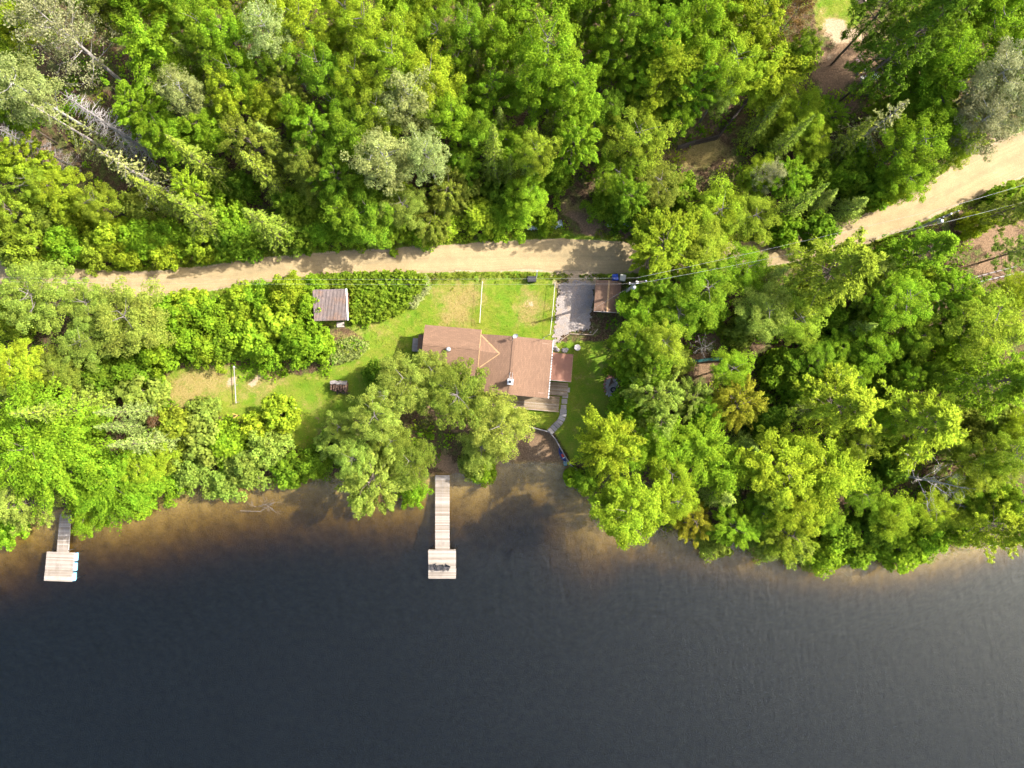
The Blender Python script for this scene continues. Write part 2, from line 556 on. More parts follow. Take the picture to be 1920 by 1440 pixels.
M['slabstone'] = plain('pale_paving', (0.2652, 0.2262, 0.195), 0.9, 0.25, 3, 0, 0.3)
M['rust_stone'] = plain('rusty_brick', (0.2028, 0.0936, 0.0663), 0.9, 0.4, 5, 0, 0.4)
M['ash'] = plain('ash', (0.1872, 0.1638, 0.1521), 0.95, 0.4, 5)
M['blue'] = plain('blue_plastic', (0.0156, 0.0546, 0.3276), 0.4, 0.2)
M['navy'] = plain('navy_plastic', (0.0195, 0.0273, 0.1248), 0.45, 0.3)
M['sky'] = plain('light_blue_barrel', (0.156, 0.39, 0.6084), 0.4, 0.12)
M['teal'] = plain('teal_vinyl', (0.078, 0.3276, 0.3432), 0.4, 0.15)
M['greenbin'] = plain('green_plastic', (0.0468, 0.2028, 0.078), 0.5, 0.2)
M['tarp_green'] = plain('dark_teal_tarp', (0.006, 0.045, 0.04), 0.5, 0.4, 4)
M['tarp_grey'] = plain('pale_grey_tarp', (0.3744, 0.4134, 0.429), 0.5, 0.25, 4)
M['red'] = plain('red_vinyl', (0.429, 0.0468, 0.0234), 0.5, 0.2)
M['yellow'] = plain('mustard_cushion', (0.351, 0.2496, 0.0468), 0.8, 0.2)
M['orange'] = plain('orange_wood', (0.3744, 0.2106, 0.0546), 0.8, 0.25)
M['pink'] = plain('faded_pink_plastic', (0.39, 0.2574, 0.234), 0.6, 0.2)
M['tabletop'] = plain('teal_grey_table_top', (0.234, 0.312, 0.2886), 0.5, 0.15)
M['cream'] = plain('cream_plastic', (0.4836, 0.4524, 0.3744), 0.5, 0.1)
M['glass'] = plain('dark_window_glass', (0.0234, 0.0273, 0.0312), 0.08, 0.2)
M['log_end'] = plain('split_logs', (0.078, 0.0468, 0.0312), 0.9, 0.6, 7)
M['tire'] = plain('rubber', (0.0156, 0.0156, 0.01716), 0.75, 0.3)
M['fabric_dark'] = plain('charcoal_sling', (0.0468, 0.0429, 0.0429), 0.8, 0.3)
M['dead_leaf'] = leaf_material('dead_leaves', 0.15)


def tin_material():
    t = NT('rusty_tin_sheet')
    v = t.coords()
    w = t.wpos()
    oi = t.n('ShaderNodeObjectInfo')
    f = t.noise(w, 3.0, 6, 0.75); m = t.noise(w, 0.55, 3)
    base = t.ramp(f, [(0.3, (0.065, 0.048, 0.043)), (0.6, (0.105, 0.080, 0.074)), (0.8, (0.16, 0.13, 0.125))])
    rust = t.ramp(t.noise(w, 9, 4, 0.8), [(0.35, (0.0858, 0.039, 0.02184)), (0.65, (0.195, 0.0975, 0.039))])
    c = t.mix(t.rng(t.math('ADD', m, t.math('MULTIPLY', f, 0.6)), 0.82, 1.05, 0, 0.7), base, rust)
    c = t.mix(1.0, c, t.ramp(oi.outputs['Random'], [(0, (0.85, 0.85, 0.85)), (1, (1.2, 1.2, 1.22))]), 'MULTIPLY')
    return t.pbr(c, 0.6, None, 0.15, 0.3)


M['tin'] = tin_material()

# ------------------------------------------------------------------ the ground sheet
def W(pts, z=2.0):
    return np.array([P(a, b, z) for a, b in pts])


LAWNS = [W([(300, 715), (325, 690), (480, 682), (560, 705), (640, 682), (690, 640), (650, 612), (590, 608), (590, 598), (660, 600), (760, 560), (800, 530),
            (860, 512), (1040, 508), (1048, 640), (1130, 640), (1160, 690), (1160, 790), (1110, 870), (1075, 868), (1040, 812),
            (960, 792), (800, 780), (720, 750), (640, 790), (570, 860), (490, 800), (400, 780), (320, 760)]),
         W([(1520, -60), (1620, -60), (1625, 30), (1600, 55), (1530, 50)], 4),
         W([(985, 432), (1070, 428), (1075, 448), (985, 455)], 2.5)]
# elliptical patches: px, py, rx, ry, strength
DRY = [(375, 725, 80, 50, 0.95), (852, 572, 50, 56, 0.95), (500, 715, 50, 32, 0.8), (680, 628, 70, 16, 0.45), (985, 565, 28, 44, 0.85), (620, 612, 36, 9, 0.7),
       (1315, 295, 58, 34, 1.1), (1565, 70, 52, 22, 0.9), (1095, 395, 30, 38, 0.8), (1530, 30, 12, 30, 0.6), (600, 770, 30, 40, 0.3), (740, 600, 24, 12, 0.35),
       (1480, 600, 25, 15, 0.5), (1130, 680, 30, 30, 0.3), (1900, 150, 60, 60, 0.3)]
SAND = [(428, 712, 17, 18, 0.85), (492, 709, 13, 12, 0.75), (360, 750, 10, 6, 0.5), (832, 560, 12, 9, 0.35), (975, 553, 9, 14, 0.55), (1570, 82, 52, 30, 0.9), (1880, 270, 70, 34, 0.7), (1082, 514, 40, 22, 1.0), (1050, 560, 12, 40, 0.55), (1105, 612, 14, 16, 0.6), (1770, 330, 30, 30, 0.8)]
DIRT = [(1575, 130, 50, 66, 1.2), (1555, 190, 40, 40, 1.0), (1850, 440, 60, 52, 1.2), (1880, 500, 60, 36, 1.0), (1285, 695, 70, 22, 1.1), (75, 285, 48, 34, 1.1), (1170, 435, 30, 10, 1.0),
        (860, 870, 42, 26, 1.1), (860, 790, 70, 30, 0.8), (1090, 420, 26, 36, 1.0), (55, 120, 25, 20, 0.8), (870, 30, 60, 50, 0.5), (960, 130, 20, 60, 0.6), (1340, 260, 50, 14, 0.8),
        (1860, 850, 70, 40, 0.8), (1330, 640, 40, 20, 0.8), (640, 170, 30, 40, 0.5), (590, 800, 30, 20, 0.5), (1090, 690, 30, 30, 0.35), (1430, 640, 30, 16, 0.9), (1490, 170, 25, 60, .5)]


def blob_mask(x, y, blobs, z=2.2):
    m = np.zeros(x.shape)
    x, y = (x + 0.9 * np.sin(y * 0.9 + 1.1 * np.sin(x * 0.5)) + 0.4 * np.sin(y * 2.3 + x) + 0.25 * np.sin(x * 3.7 + y * 2.9),
            y + 0.9 * np.sin(x * 0.8 + 1.3 * np.sin(y * 0.6)) + 0.4 * np.sin(x * 2.1 - y * 1.4) + 0.25 * np.sin(x * 3.1 - y * 3.3))
    for px, py, rx, ry, k in blobs:
        cx, cy = P(px, py, z)
        s = (CAM_H - z) / 1280
        d = np.hypot((x - cx) / (rx * s), (y - cy) / (ry * s))
        m = np.maximum(m, k * (1 - sstep(0.3, 1.4, d)))
    return m


ROAD_PX = [(-160, 488, 48), (-60, 502, 46), (30, 513, 42), (110, 524, 42), (200, 532, 42), (280, 533, 44), (380, 524, 44), (460, 510, 42), (560, 499, 40),
           (640, 494, 44), (720, 491, 44), (850, 484, 46), (950, 480, 52), (1040, 479, 58), (1110, 482, 58), (1200, 484, 50), (1300, 484, 46), (1400, 480, 46), (1480, 468, 46),
           (1560, 451, 46), (1640, 424, 48), (1700, 398, 52), (1760, 368, 56), (1820, 334, 66), (1880, 304, 74), (1960, 272, 76), (2060, 238, 70)]


def road_line(n=260):
    pts = np.array([[*G(a, b)[:2], w * 0.066] for a, b, w in ROAD_PX])
    s = np.concatenate([[0], np.cumsum(np.hypot(*np.diff(pts[:, :2], axis=0).T))])
    t = np.linspace(0, s[-1], n)
    out = np.stack([np.interp(t, s, pts[:, k]) for k in range(3)], 1)
    k = np.array([1, 2, 3, 2, 1.]); k /= k.sum()
    for _ in range(3):
        pad = np.pad(out, ((2, 2), (0, 0)), 'edge')
        out = sum(k[i] * pad[i:i + n] for i in range(5))
    return out, t


ROAD, ROAD_T = road_line()


def road_dist(x, y):
    """distance to the road's edge, negative on the road"""
    x = np.asarray(x, float); y = np.asarray(y, float)
    best = np.full(x.shape, 1e9)
    for i in range(0, len(ROAD) - 1, 2):
        ax, ay, aw = ROAD[i]; bx, by, bw = ROAD[min(i + 2, len(ROAD) - 1)]
        dx, dy = bx - ax, by - ay
        t = np.clip(((x - ax) * dx + (y - ay) * dy) / (dx * dx + dy * dy + 1e-9), 0, 1)
        best = np.minimum(best, np.hypot(x - ax - t * dx, y - ay - t * dy) - (aw + (bw - aw) * t) / 2)
    return best


DRIVE = W([(1047, 528), (1085, 524), (1116, 530), (1116, 560), (1110, 600), (1108, 622), (1068, 624), (1040, 650), (1034, 644), (1041, 570)], 2.3)

gx = np.concatenate([-np.geomspace(900, 68, 18), np.arange(-66, 66.01, 0.35), np.geomspace(68, 900, 18)])
gy = np.concatenate([-np.geomspace(900, 47, 18), np.arange(-45, -20, 0.8), np.arange(-20, 58.01, 0.35), np.geomspace(60, 900, 18)])
GX, GY = np.meshgrid(gx, gy)
GZ = ground_z(GX, GY)
rd = road_dist(GX, GY)
m_lawn = np.max([sstep(-0.8, 0.8, poly_dist(GX, GY, L)) for L in LAWNS], axis=0)
m_lawn = np.maximum(m_lawn, 0.75 * (1 - sstep(0.2, 1.4, rd)))
shore_d = GY - np.interp(GX, SX, SY)
m_dry = blob_mask(GX, GY, DRY)
m_sand = np.maximum(blob_mask(GX, GY, SAND), 1.0 * (1 - sstep(-0.4, 0.45, rd)))
beach_m = sstep(-0.3, 0.3, poly_dist(GX, GY, BEACH))
m_sand = np.maximum(m_sand, 0.30 * beach_m)
m_dirt = np.maximum(blob_mask(GX, GY, DIRT), 1.2 * beach_m)
under = 1 - sstep(-0.2, 0.3, shore_d)                    # lake bed: sand with darker muck
muck = 0.5 + 0.5 * np.sin(GX * 0.35 + 1.3) * np.sin(GY * 0.5 + GX * 0.12)
m_sand = np.maximum(m_sand, under * (0.42 - 0.35 * muck))
m_dirt = np.maximum(m_dirt, under * 1.1)
m_lawn = m_lawn * (1 - under) * (1 - beach_m)

nx, ny = len(gx), len(gy)
gm = bpy.data.meshes.new('ground')
gm.vertices.add(nx * ny)
gm.vertices.foreach_set('co', np.stack([GX, GY, GZ], -1).astype(np.float32).ravel())
idx = np.arange(nx * ny).reshape(ny, nx)
quads = np.stack([idx[:-1, :-1], idx[:-1, 1:], idx[1:, 1:], idx[1:, :-1]], -1).reshape(-1, 4)
gm.loops.add(len(quads) * 4); gm.polygons.add(len(quads))
gm.loops.foreach_set('vertex_index', quads.astype(np.int32).ravel())
gm.polygons.foreach_set('loop_start', np.arange(0, len(quads) * 4, 4, dtype=np.int32))
gm.polygons.foreach_set('use_smooth', np.ones(len(quads), bool))
gm.update(calc_edges=True)
za = gm.attributes.new('zone', 'FLOAT_COLOR', 'POINT')
za.data.foreach_set('color', np.stack([m_lawn, m_dry, m_sand, m_dirt], -1).astype(np.float32).ravel())
gm.attributes.new('bed', 'FLOAT', 'POINT').data.foreach_set('value', under.astype(np.float32).ravel())
gm.materials.append(M['ground'])
tag(place('ground', gm), 'lawn, forest floor and sandy lake bed', kind='structure')

# ------------------------------------------------------------------ road, driveway, water
rngR = np.random.default_rng(5)
n = len(ROAD)
tan = np.gradient(ROAD[:, :2], axis=0); tan /= np.linalg.norm(tan, axis=1)[:, None]
nor = np.stack([-tan[:, 1], tan[:, 0]], 1)
NA = 9
rv = np.zeros((n, NA, 3)); ra = np.zeros((n, NA, 3))
jl = np.convolve(rngR.normal(0, 0.25, n + 4), np.ones(5) / 3, 'valid'); jr = np.convolve(rngR.normal(0, 0.25, n + 4), np.ones(5) / 3, 'valid')
for k in range(NA):
    s = k / (NA - 1) * 2 - 1
    off = s * ROAD[:, 2] / 2 * 0.96 + (jl * max(-s, 0) ** 3 + jr * max(s, 0) ** 3) * 0.7
    p = ROAD[:, :2] + nor * off[:, None]
    rv[:, k, :2] = p
    rut = -0.035 * math.exp(-((abs(s) - 0.42) / 0.13) ** 2)
    rv[:, k, 2] = ground_z(p[:, 0], p[:, 1]) + 0.075 + rut - 0.05 * abs(s) ** 6
    ra[:, k, 0] = s; ra[:, k, 1] = ROAD_T
rm = bpy.data.meshes.new('dirt_road')
f = [(i * NA + k, i * NA + k + 1, (i + 1) * NA + k + 1, (i + 1) * NA + k) for i in range(n - 1) for k in range(NA - 1)]
f = [q[::-1] for q in f]
rm.from_pydata(rv.reshape(-1, 3).tolist(), [], f)
rm.attributes.new('across', 'FLOAT_VECTOR', 'POINT').data.foreach_set('vector', ra.astype(np.float32).ravel())
rm.polygons.foreach_set('use_smooth', [True] * len(rm.polygons))
rm.materials.append(M['road'])
rm.update()
tag(place('dirt_road', rm), 'pale sandy dirt road running across the wood', kind='structure')


def draped_sheet(name, poly, m, lift, step=0.35, label=None, jit=0.18, seed=1):
    """a sheet cut to an outline and laid over the terrain"""
    rg = np.random.default_rng(seed)
    x0, y0 = poly.min(0) - step; x1, y1 = poly.max(0) + step
    xs = np.arange(x0, x1, step); ys = np.arange(y0, y1, step)
    X, Y = np.meshgrid(xs, ys)
    d = poly_dist(X, Y, poly) + rg.normal(0, jit, X.shape)
    X = X + rg.normal(0, step * 0.12, X.shape); Y = Y + rg.normal(0, step * 0.12, X.shape)
    Z = ground_z(X, Y) + lift
    keep = d > 0
    ii = np.arange(X.size).reshape(X.shape)
    q = np.stack([ii[:-1, :-1], ii[:-1, 1:], ii[1:, 1:], ii[1:, :-1]], -1)
    ok = keep[:-1, :-1] & keep[:-1, 1:] & keep[1:, 1:] & keep[1:, :-1]
    q = q[ok]
    used = np.unique(q); remap = np.full(X.size, -1); remap[used] = np.arange(len(used))
    me = bpy.data.meshes.new(name)
    V = np.stack([X.ravel(), Y.ravel(), Z.ravel()], 1)[used]
    me.from_pydata(V.tolist(), [], remap[q].tolist())
    me.polygons.foreach_set('use_smooth', [True] * len(me.polygons))
    me.materials.append(m)
    me.update()
    return tag(place(name, me), label, kind='structure')


draped_sheet('gravel_driveway', DRIVE, M['gravel'], 0.085, 0.10, 'grey gravel driveway off the dirt road')

wb = B()
wb.hexa([(-880, -880, -14), (880, -880, -14), (880, -1.0, -14), (-880, -1.0, -14)], [(-880, -880, 0), (880, -880, 0), (880, -1.0, 0), (-880, -1.0, 0)])
tag(wb.build('lake_water', M['water']), 'dark tea-coloured lake water with small ripples', kind='structure')


# ------------------------------------------------------------------ docks
def dock(label, walk, plat, ztop, seed, barrels=None):
    """walk, plat: four corners each (far, near) in survey pixels: nw, ne, se, sw"""
    rg = random.Random(seed)
    wq = [Vector((*P(a, b, ztop), ztop)) for a, b in walk]
    pq = [Vector((*P(a, b, ztop), ztop)) for a, b in plat]
    base = (wq[2] + wq[3]) / 2
    t = thing('wooden_dock', label, 'dock', (base.x, base.y, 0))
    off = Vector((base.x, base.y, 0))
    for q, dz in ((wq, 0.0), (pq, 0.03)):
        wdt = (q[1] - q[0]).length
        top = (q[0] + q[1]) / 2; bot = (q[3] + q[2]) / 2
        ln = (top - bot).length
        ang = math.atan2((q[1] - q[0]).y, (q[1] - q[0]).x)
        n = int(ln / 0.145)
        bw = ln / n
        me = B().box((0, 0, 0), (wdt, bw - 0.024, 0.038), 0, 0.004).mesh('plank', M['dockwood'])
        for i in range(n):
            c = top.lerp(bot, (i + 0.5) / n) - off
            place('plank', me, t, (c.x + rg.uniform(-0.012, 0.012), c.y, ztop + dz - 0.019 + rg.uniform(-0.003, 0.003)), (rg.uniform(-0.01, 0.01), rg.uniform(-0.004, 0.004), ang + rg.uniform(-0.004, 0.004)),
                  (1 + rg.uniform(-0.008, 0.008), 1, 1))
        for s in (0.06, 0.5, 0.94):
            a = q[0].lerp(q[1], s) - off; b = q[3].lerp(q[2], s) - off
            d = b - a; c = (a + b) / 2
            B().box((0, 0, 0), (d.length - 0.02, 0.045, 0.18)).build('beam', M['timber'], t, (c.x, c.y, ztop + dz - 0.04 - 0.092), (0, 0, math.atan2(d.y, d.x)))
        for a in (q[0], q[1], q[2], q[3]):
            cc = a.lerp((q[0] + q[2]) / 2, 0.09) - off
            zb = gz(a.x, a.y) - 0.2
            B().tube([(0, 0, min(zb, -0.3)), (0, 0, ztop - 0.05)], 0.06, 8).build('post', M['darkwood'], t, (cc.x, cc.y, 0))
    if barrels:
        for px, py in barrels:
            x, y = P(px, py, 0.15)
            ang = math.atan2((pq[1] - pq[0]).y, (pq[1] - pq[0]).x)
            b = B().lathe([(0.05, -0.46), (0.27, -0.45), (0.29, -0.32), (0.275, -0.28), (0.29, -0.24), (0.29, 0.24), (0.275, 0.28), (0.29, 0.32), (0.27, 0.45), (0.05, 0.46)], n=18)
            b.build('float_barrel', M['sky'], t, (x - off.x, y - off.y, 0.13), (R(90), 0, ang), True)
    return t


dock('long pale plank dock with three chairs, below the cabin', [(816, 891), (843, 891), (843, 1030), (816, 1030)], [(803, 1030), (855, 1030), (855, 1085), (803, 1085)], 0.6, 3)
dock('short plank dock floating on light blue barrels by the west shore', [(112, 965), (133, 965), (128, 1036), (105, 1036)], [(88, 1034), (141, 1036), (136, 1091), (82, 1089)], 0.5, 4,
     [(141.5, 1044), (140, 1062.5), (138, 1081)])


def lounge_chair(px, py, rz, label):
    x, y = P(px, py, 0.63)
    t = thing('folding_chair', label, 'chair', (x, y, 0.632), rz, 'chairs on the long dock')
    B().slab([(-0.27, -0.26, 0.40), (0.27, -0.26, 0.42), (0.27, 0.24, 0.36), (-0.27, 0.24, 0.34)], 0.02).build('seat', M['fabric_dark'], t)
    B().hexa([(-0.27, 0.22, 0.36), (0.27, 0.22, 0.36), (0.27, 0.25, 0.36), (-0.27, 0.25, 0.36)], [(-0.27, 0.44, 0.92), (0.27, 0.44, 0.92), (0.27, 0.47, 0.92), (-0.27, 0.47, 0.92)]).build('backrest', M['fabric_dark'], t)
    for s in (-1, 1):
        B().tube([(s * 0.29, -0.27, 0.0), (s * 0.29, 0.22, 0.40), (s * 0.29, 0.46, 0.95)], 0.022, 6).build('leg', M['black'], t)
        B().tube([(s * 0.31, 0.34, 0.0), (s * 0.31, -0.26, 0.43), (s * 0.31, -0.25, 0.60)], 0.02, 6).build('leg', M['black'], t)
        B().box((s * 0.31, -0.02, 0.615), (0.06, 0.50, 0.03)).build('armrest', M['black'], t)
    return t


lounge_chair(838, 1063, R(-28), 'dark folding chair on long dock, turned askew, beside the empty boards')
lounge_chair(825, 1064, R(4), 'dark folding chair on long dock, between the other two')
lounge_chair(813, 1062, R(12), 'dark folding chair on long dock, at the platform edge')

# ------------------------------------------------------------------ the cabin
HO = P(899, 655, 5.0)
HB = 1.75
house = thing('cabin', 'brown cabin with several shingled roofs between lawn and lake', 'house', (HO[0], HO[1], HB), R(-5))
CR, SR = math.cos(R(-5)), math.sin(R(-5))


def HL(px, py, z):
    """house-local (u, v, z)"""
    x, y = P(px, py, z)
    dx, dy = x - HO[0], y - HO[1]
    return dx * CR + dy * SR, -dx * SR + dy * CR, z - HB


ze, pe = 4.55 - HB, math.tan(R(11.5))      # east wing eave and pitch
ridge_e = ze + 3.7 * pe
ridge_w, zw = 5.42 - HB, 5.42 - HB - 2.45 * math.tan(R(13))
# walls
B().box((-2.95, -0.25, (zw + 0.05) / 2 - 0.6), (5.9, 4.4, zw + 1.15)).build('wall', M['siding'], house)
B().box((4.0, -1.45, (ze - 0.1) / 2 - 0.6), (7.3, 5.6, ze + 1.1)).build('wall', M['siding'], house)
gb = B(); gb.add([(-5.9, -2.4, zw - 0.02), (-5.9, 1.95, zw - 0.02), (-5.9, -0.22, ridge_w - 0.1), (-5.75, -2.4, zw - 0.02), (-5.75, 1.95, zw - 0.02), (-5.75, -0.22, ridge_w - 0.1)],
                 [(0, 2, 1), (3, 4, 5), (0, 3, 5, 2), (1, 2, 5, 4), (0, 1, 4, 3)])
gb.build('gable', M['siding'], house)
for v0, v1 in ((-4.22, -4.2), (1.3, 1.33)):
    gb = B(); vv = -4.24 if v0 < 0 else 1.24
    gb.add([(0.35, vv, ze - 0.02), (7.65, vv, ze - 0.02), (3.7, vv, ridge_e - 0.12), (0.35, vv + 0.12, ze - 0.02), (7.65, vv + 0.12, ze - 0.02), (3.7, vv + 0.12, ridge_e - 0.12)],
           [(0, 1, 2), (3, 5, 4), (0, 2, 5, 3), (1, 4, 5, 2), (0, 3, 4, 1)])
    gb.build('gable', M['siding'], house)
# west roof: two slopes
TW = math.tan(R(13))
rw = []
for s, v1 in ((1, 2.2), (-1, -3.0)):
    q = [(-6.2, 0, ridge_w), (0.04, 0, ridge_w), (0.04, v1, ridge_w - abs(v1) * TW), (-6.2, v1, ridge_w - abs(v1) * TW)]
    if s > 0: q = [q[3], q[2], q[1], q[0]][::-1]
    else: q = [q[3], q[2], q[1], q[0]]
    if s > 0: q = [(-6.2, 0, ridge_w), (0.04, 0, ridge_w), (0.04, v1, ridge_w - abs(v1) * TW), (-6.2, v1, ridge_w - abs(v1) * TW)]
    r = B().slab(q, 0.14).build('roof', M['shingle_ew'], house)
    rw.append(r)
B().box((-3.08, 0, ridge_w + 0.012), (6.22, 0.26, 0.035)).build('ridge_cap', M['shingle_ew'], rw[0])
# east roof: slopes fall west and east from a ridge running towards the lake
rl = B().slab([(0.06, -4.7, ridge_e - 3.64 * pe), (3.7, -4.7, ridge_e), (3.7, 1.75, ridge_e), (0.06, 1.75, ridge_e - 3.64 * pe)], 0.14).build('roof', M['shingle_ns'], house)
rr = B().slab([(3.7, -4.7, ridge_e), (8.0, -4.7, ridge_e - 4.3 * pe), (8.0, 1.75, ridge_e - 4.3 * pe), (3.7, 1.75, ridge_e)], 0.14).build('roof', M['shingle_ns'], house)
B().box((3.7, -1.475, ridge_e + 0.0), (0.28, 6.46, 0.045)).build('ridge_cap', M['shingle_ns'], rr)
# saddle between the two wings
zs = lambda u: ridge_e - (3.7 - u) * pe
A, Bp, Cc, Rr = (0.05, 1.62, zs(0.05) + 0.012), (2.25, -0.28, zs(2.25) + 0.02), (0.05, -2.05, zs(0.05) + 0.012), (0.05, -0.2, max(ridge_w - 0.06, zs(2.25)))
sd = B().add([A, Bp, Cc, Rr], [(0, 3, 1), (3, 2, 1)]).build('saddle_roof', M['shingle_ns'], house)


def strip(p, q, w, name, parent, m, lift=0.02):
    p, q = Vector(p), Vector(q)
    d = q - p
    b = B(); u = Vector((-d.y, d.x, 0)).normalized() * w / 2
    z = Vector((0, 0, lift))
    b.hexa([p - u - z * 0.5, p + u - z * 0.5, q + u - z * 0.5, q - u - z * 0.5], [p - u + z, p + u + z, q + u + z, q - u + z])
    return b.build(name, m, parent)


strip(A, Bp, 0.13, 'valley_flashing', house, M['flash'], 0.03)
strip(Cc, Bp, 0.10, 'valley_flashing', house, M['flash'], 0.03)
for v1 in (2.2, -3.0):
    strip((0.02, 0, ridge_w), (0.02, v1, ridge_w - abs(v1) * TW), 0.09, 'rake_trim', house, M['flash'], 0.03)
    strip((-6.2, 0, ridge_w), (-6.2, v1, ridge_w - abs(v1) * TW), 0.06, 'rake_trim', house, M['shingle_ew'], 0.025)
strip((0.3, 0.0, ridge_w - .32), (1.9, -0.2, zs(2.2) + .04), 0.05, 'saddle_ridge', house, M['flash'], 0.01)
# gutter along the east eave, bracket shadows put in as small black blocks
B().box((8.06, -1.48, ridge_e - 4.3 * pe - 0.09), (0.09, 6.45, 0.10)).build('gutter', M['white'], house)
gg = B().box((0, 0, 0), (0.06, 0.11, 0.03)).mesh('bracket_shadow', M['black'])
for i in range(18):
    place('bracket_shadow', gg, house, (8.07, 0.9 - i * 0.31, ridge_e - 4.3 * pe - 0.03))
# side porch
B().slab([(8.06, -2.65, 4.02 - HB), (10.4, -2.65, 3.86 - HB), (10.4, 0.45, 3.86 - HB), (8.06, 0.45, 4.02 - HB)], 0.12).build('porch_roof', M['porch'], house)
strip((8.1, -2.66, 4.0 - HB), (10.42, -2.66, 3.84 - HB), 0.05, 'porch_fascia', house, M['timber'], 0.02)
strip((10.42, -2.66, 3.85 - HB), (10.42, 0.45, 3.85 - HB), 0.05, 'porch_fascia', house, M['flash'], 0.02)
for u, v in ((10.2, -2.45), (10.2, 0.25)):
    B().box((u, v, (3.8 - HB) / 2 - 0.35), (0.12, 0.12, 3.8 - HB + 0.5)).build('porch_post', M['timber'], house)
B().box((8.7, -1.1, 1.0), (1.2, 2.6, 2.2)).build('porch_wall', M['siding'], house)
# windows and doors
for u, w, h in ((1.6, 1.3, 1.1), (3.4, 1.5, 1.9), (5.6, 1.3, 1.1)):
    wn_ = B().box((u, -4.26, 1.35 if h < 1.5 else 1.0), (w, 0.06, h)).build('window' if h < 1.5 else 'door', M['white'], house)
    B().box((u, -4.295, 1.35 if h < 1.5 else 1.0), (w - 0.14, 0.02, h - 0.14)).build('pane', M['glass'], wn_)
for u in (-4.6, -1.6, 2.2, 5.5):
    vv = 1.98 if u < 0 else 1.38
    wn_ = B().box((u, vv, 1.4), (1.1, 0.06, 1.0)).build('window', M['white'], house)
    B().box((u, vv + 0.035, 1.4), (0.96, 0.02, 0.86)).build('pane', M['glass'], wn_)
# west entry: small roof and landing
B().slab([(-7.0, -0.55, 2.05), (-6.1, -0.55, 2.2), (-6.1, 1.15, 2.2), (-7.0, 1.15, 2.05)], 0.1).build('entry_roof', M['shingle_ew'], house)
B().box((-7.1, 0.1, 0.1), (1.5, 1.5, 0.5)).build('entry_landing', M['timber'], house)
# chimney, roof vent, dish, service mast
u, v, _ = HL(957, 716, 5.9)
chm = B().box((u, v, ridge_e + 0.35), (0.52, 0.52, 1.1)).build('chimney', M['white'], house)
B().box((u, v, ridge_e + 0.95), (0.66, 0.66, 0.09)).build('chimney_cap', M['galv'], chm)
B().lathe([(0.12, 0), (0.12, 0.22), (0.16, 0.24), (0.16, 0.3)], (u - 0.05, v - 0.02, ridge_e + 1.0), 10).build('flue', M['blackmetal'], chm)
for s in (-1, 1):
    B().tube([(u + s * 0.2, v + 0.26, ridge_e + 0.75), (u + s * 0.12, v + 1.05, ridge_e + 0.02)], 0.025, 5).build('brace', M['galv'], chm)
B().tube([(u - .2, v + 0.5, ridge_e + 0.52), (u + .2, v + 0.5, ridge_e + 0.52)], 0.02, 5).build('brace', M['galv'], chm)
u, v, _ = HL(841, 655, 5.6)
vz = ridge_w - abs(v) * TW
vt = B().lathe([(0.14, -0.05), (0.14, 0.3), (0.24, 0.34), (0.24, 0.52), (0.12, 0.6)], (u, v, vz), 12).build('roof_vent', M['galv'], house)
B().box((u, v, vz + 0.01), (0.46, 0.46, 0.04)).build('vent_flashing', M['tin'], vt)
u, v = 3.75, 1.78
dm = B().tube([(u, v, ridge_e - 0.5), (u, v, ridge_e + 1.05)], 0.03, 6).build('dish_mast', M['galv'], house)
dish = B(); dd = Vector((0.35, -0.65, 0.65)).normalized(); a1 = dd.cross(Vector((0, 0, 1))).normalized(); a2 = dd.cross(a1)
vs = [Vector((u, v, ridge_e + 1.0)) + dd * 0.08]; fs = []
for j, (rr_, dep) in enumerate(((0.16, 0.10), (0.31, 0.17))):
    for i in range(14):
        t_ = 2 * math.pi * i / 14
        vs.append(Vector((u, v, ridge_e + 1.0)) + dd * dep + (a1 * math.cos(t_) + a2 * math.sin(t_)) * rr_)
fs = [(0, 1 + i, 1 + (i + 1) % 14) for i in range(14)] + [(1 + i, 15 + i, 15 + (i + 1) % 14, 1 + (i + 1) % 14) for i in range(14)]
dish.add(vs, fs).build('dish', M['galv'], dm)
B().tube([(u, v, ridge_e + 0.85), Vector((u, v, ridge_e + 1.0)) + dd * 0.55], 0.018, 5).build('feed_arm', M['galv'], dm)
B().tube([(u, v, ridge_e + 0.6), (u - 0.25, v - 0.6, ridge_e)], 0.018, 5).build('strut', M['galv'], dm)
u, v, _ = HL(1019, 630, 5.6)
B().tube([(u, v - 0.25, ze + 0.2), (u, v - 0.25, ze + 1.5), (u + 0.1, v - 0.25, ze + 1.6)], 0.035, 6).build('service_mast', M['galv'], house)

# ------------------------------------------------------------------ deck and steps
dk = thing('deck', 'sunlit plank deck along the lake side of the cabin', 'deck', (HO[0], HO[1], 1.3), R(-5))
zd = 1.72
d0 = HL(1051, 738, zd); d1 = HL(1047, 773, zd)
u1, vt_, vb_ = d0[0] - 0.05, -4.35, d1[1]
n = int((vt_ - vb_) / 0.15); bw = (vt_ - vb_) / n
me = B().box((0, 0, 0), (u1 - 1.2, bw - 0.016, 0.04), 0, 0.004).mesh('plank', M['deckwood'])
rg = random.Random(2)
for i in range(n):
    place('plank', me, dk, ((u1 + 1.2) / 2 + rg.uniform(-0.03, 0.03), vt_ - (i + 0.5) * bw, zd - 1.3 + rg.uniform(-0.003, 0.003)), (0, 0, rg.uniform(-0.002, 0.002)))
for uu in (1.4, 3.2, 5.0, 6.8, u1 - 0.15):
    B().box((uu, (vt_ + vb_) / 2, zd - 1.3 - 0.12), (0.05, vt_ - vb_ - 0.05, 0.19)).build('beam', M['timber'], dk)
    B().box((uu, vb_ + 0.15, (zd - 1.3) / 2 - 0.55), (0.1, 0.1, 1.2)).build('post', M['timber'], dk)
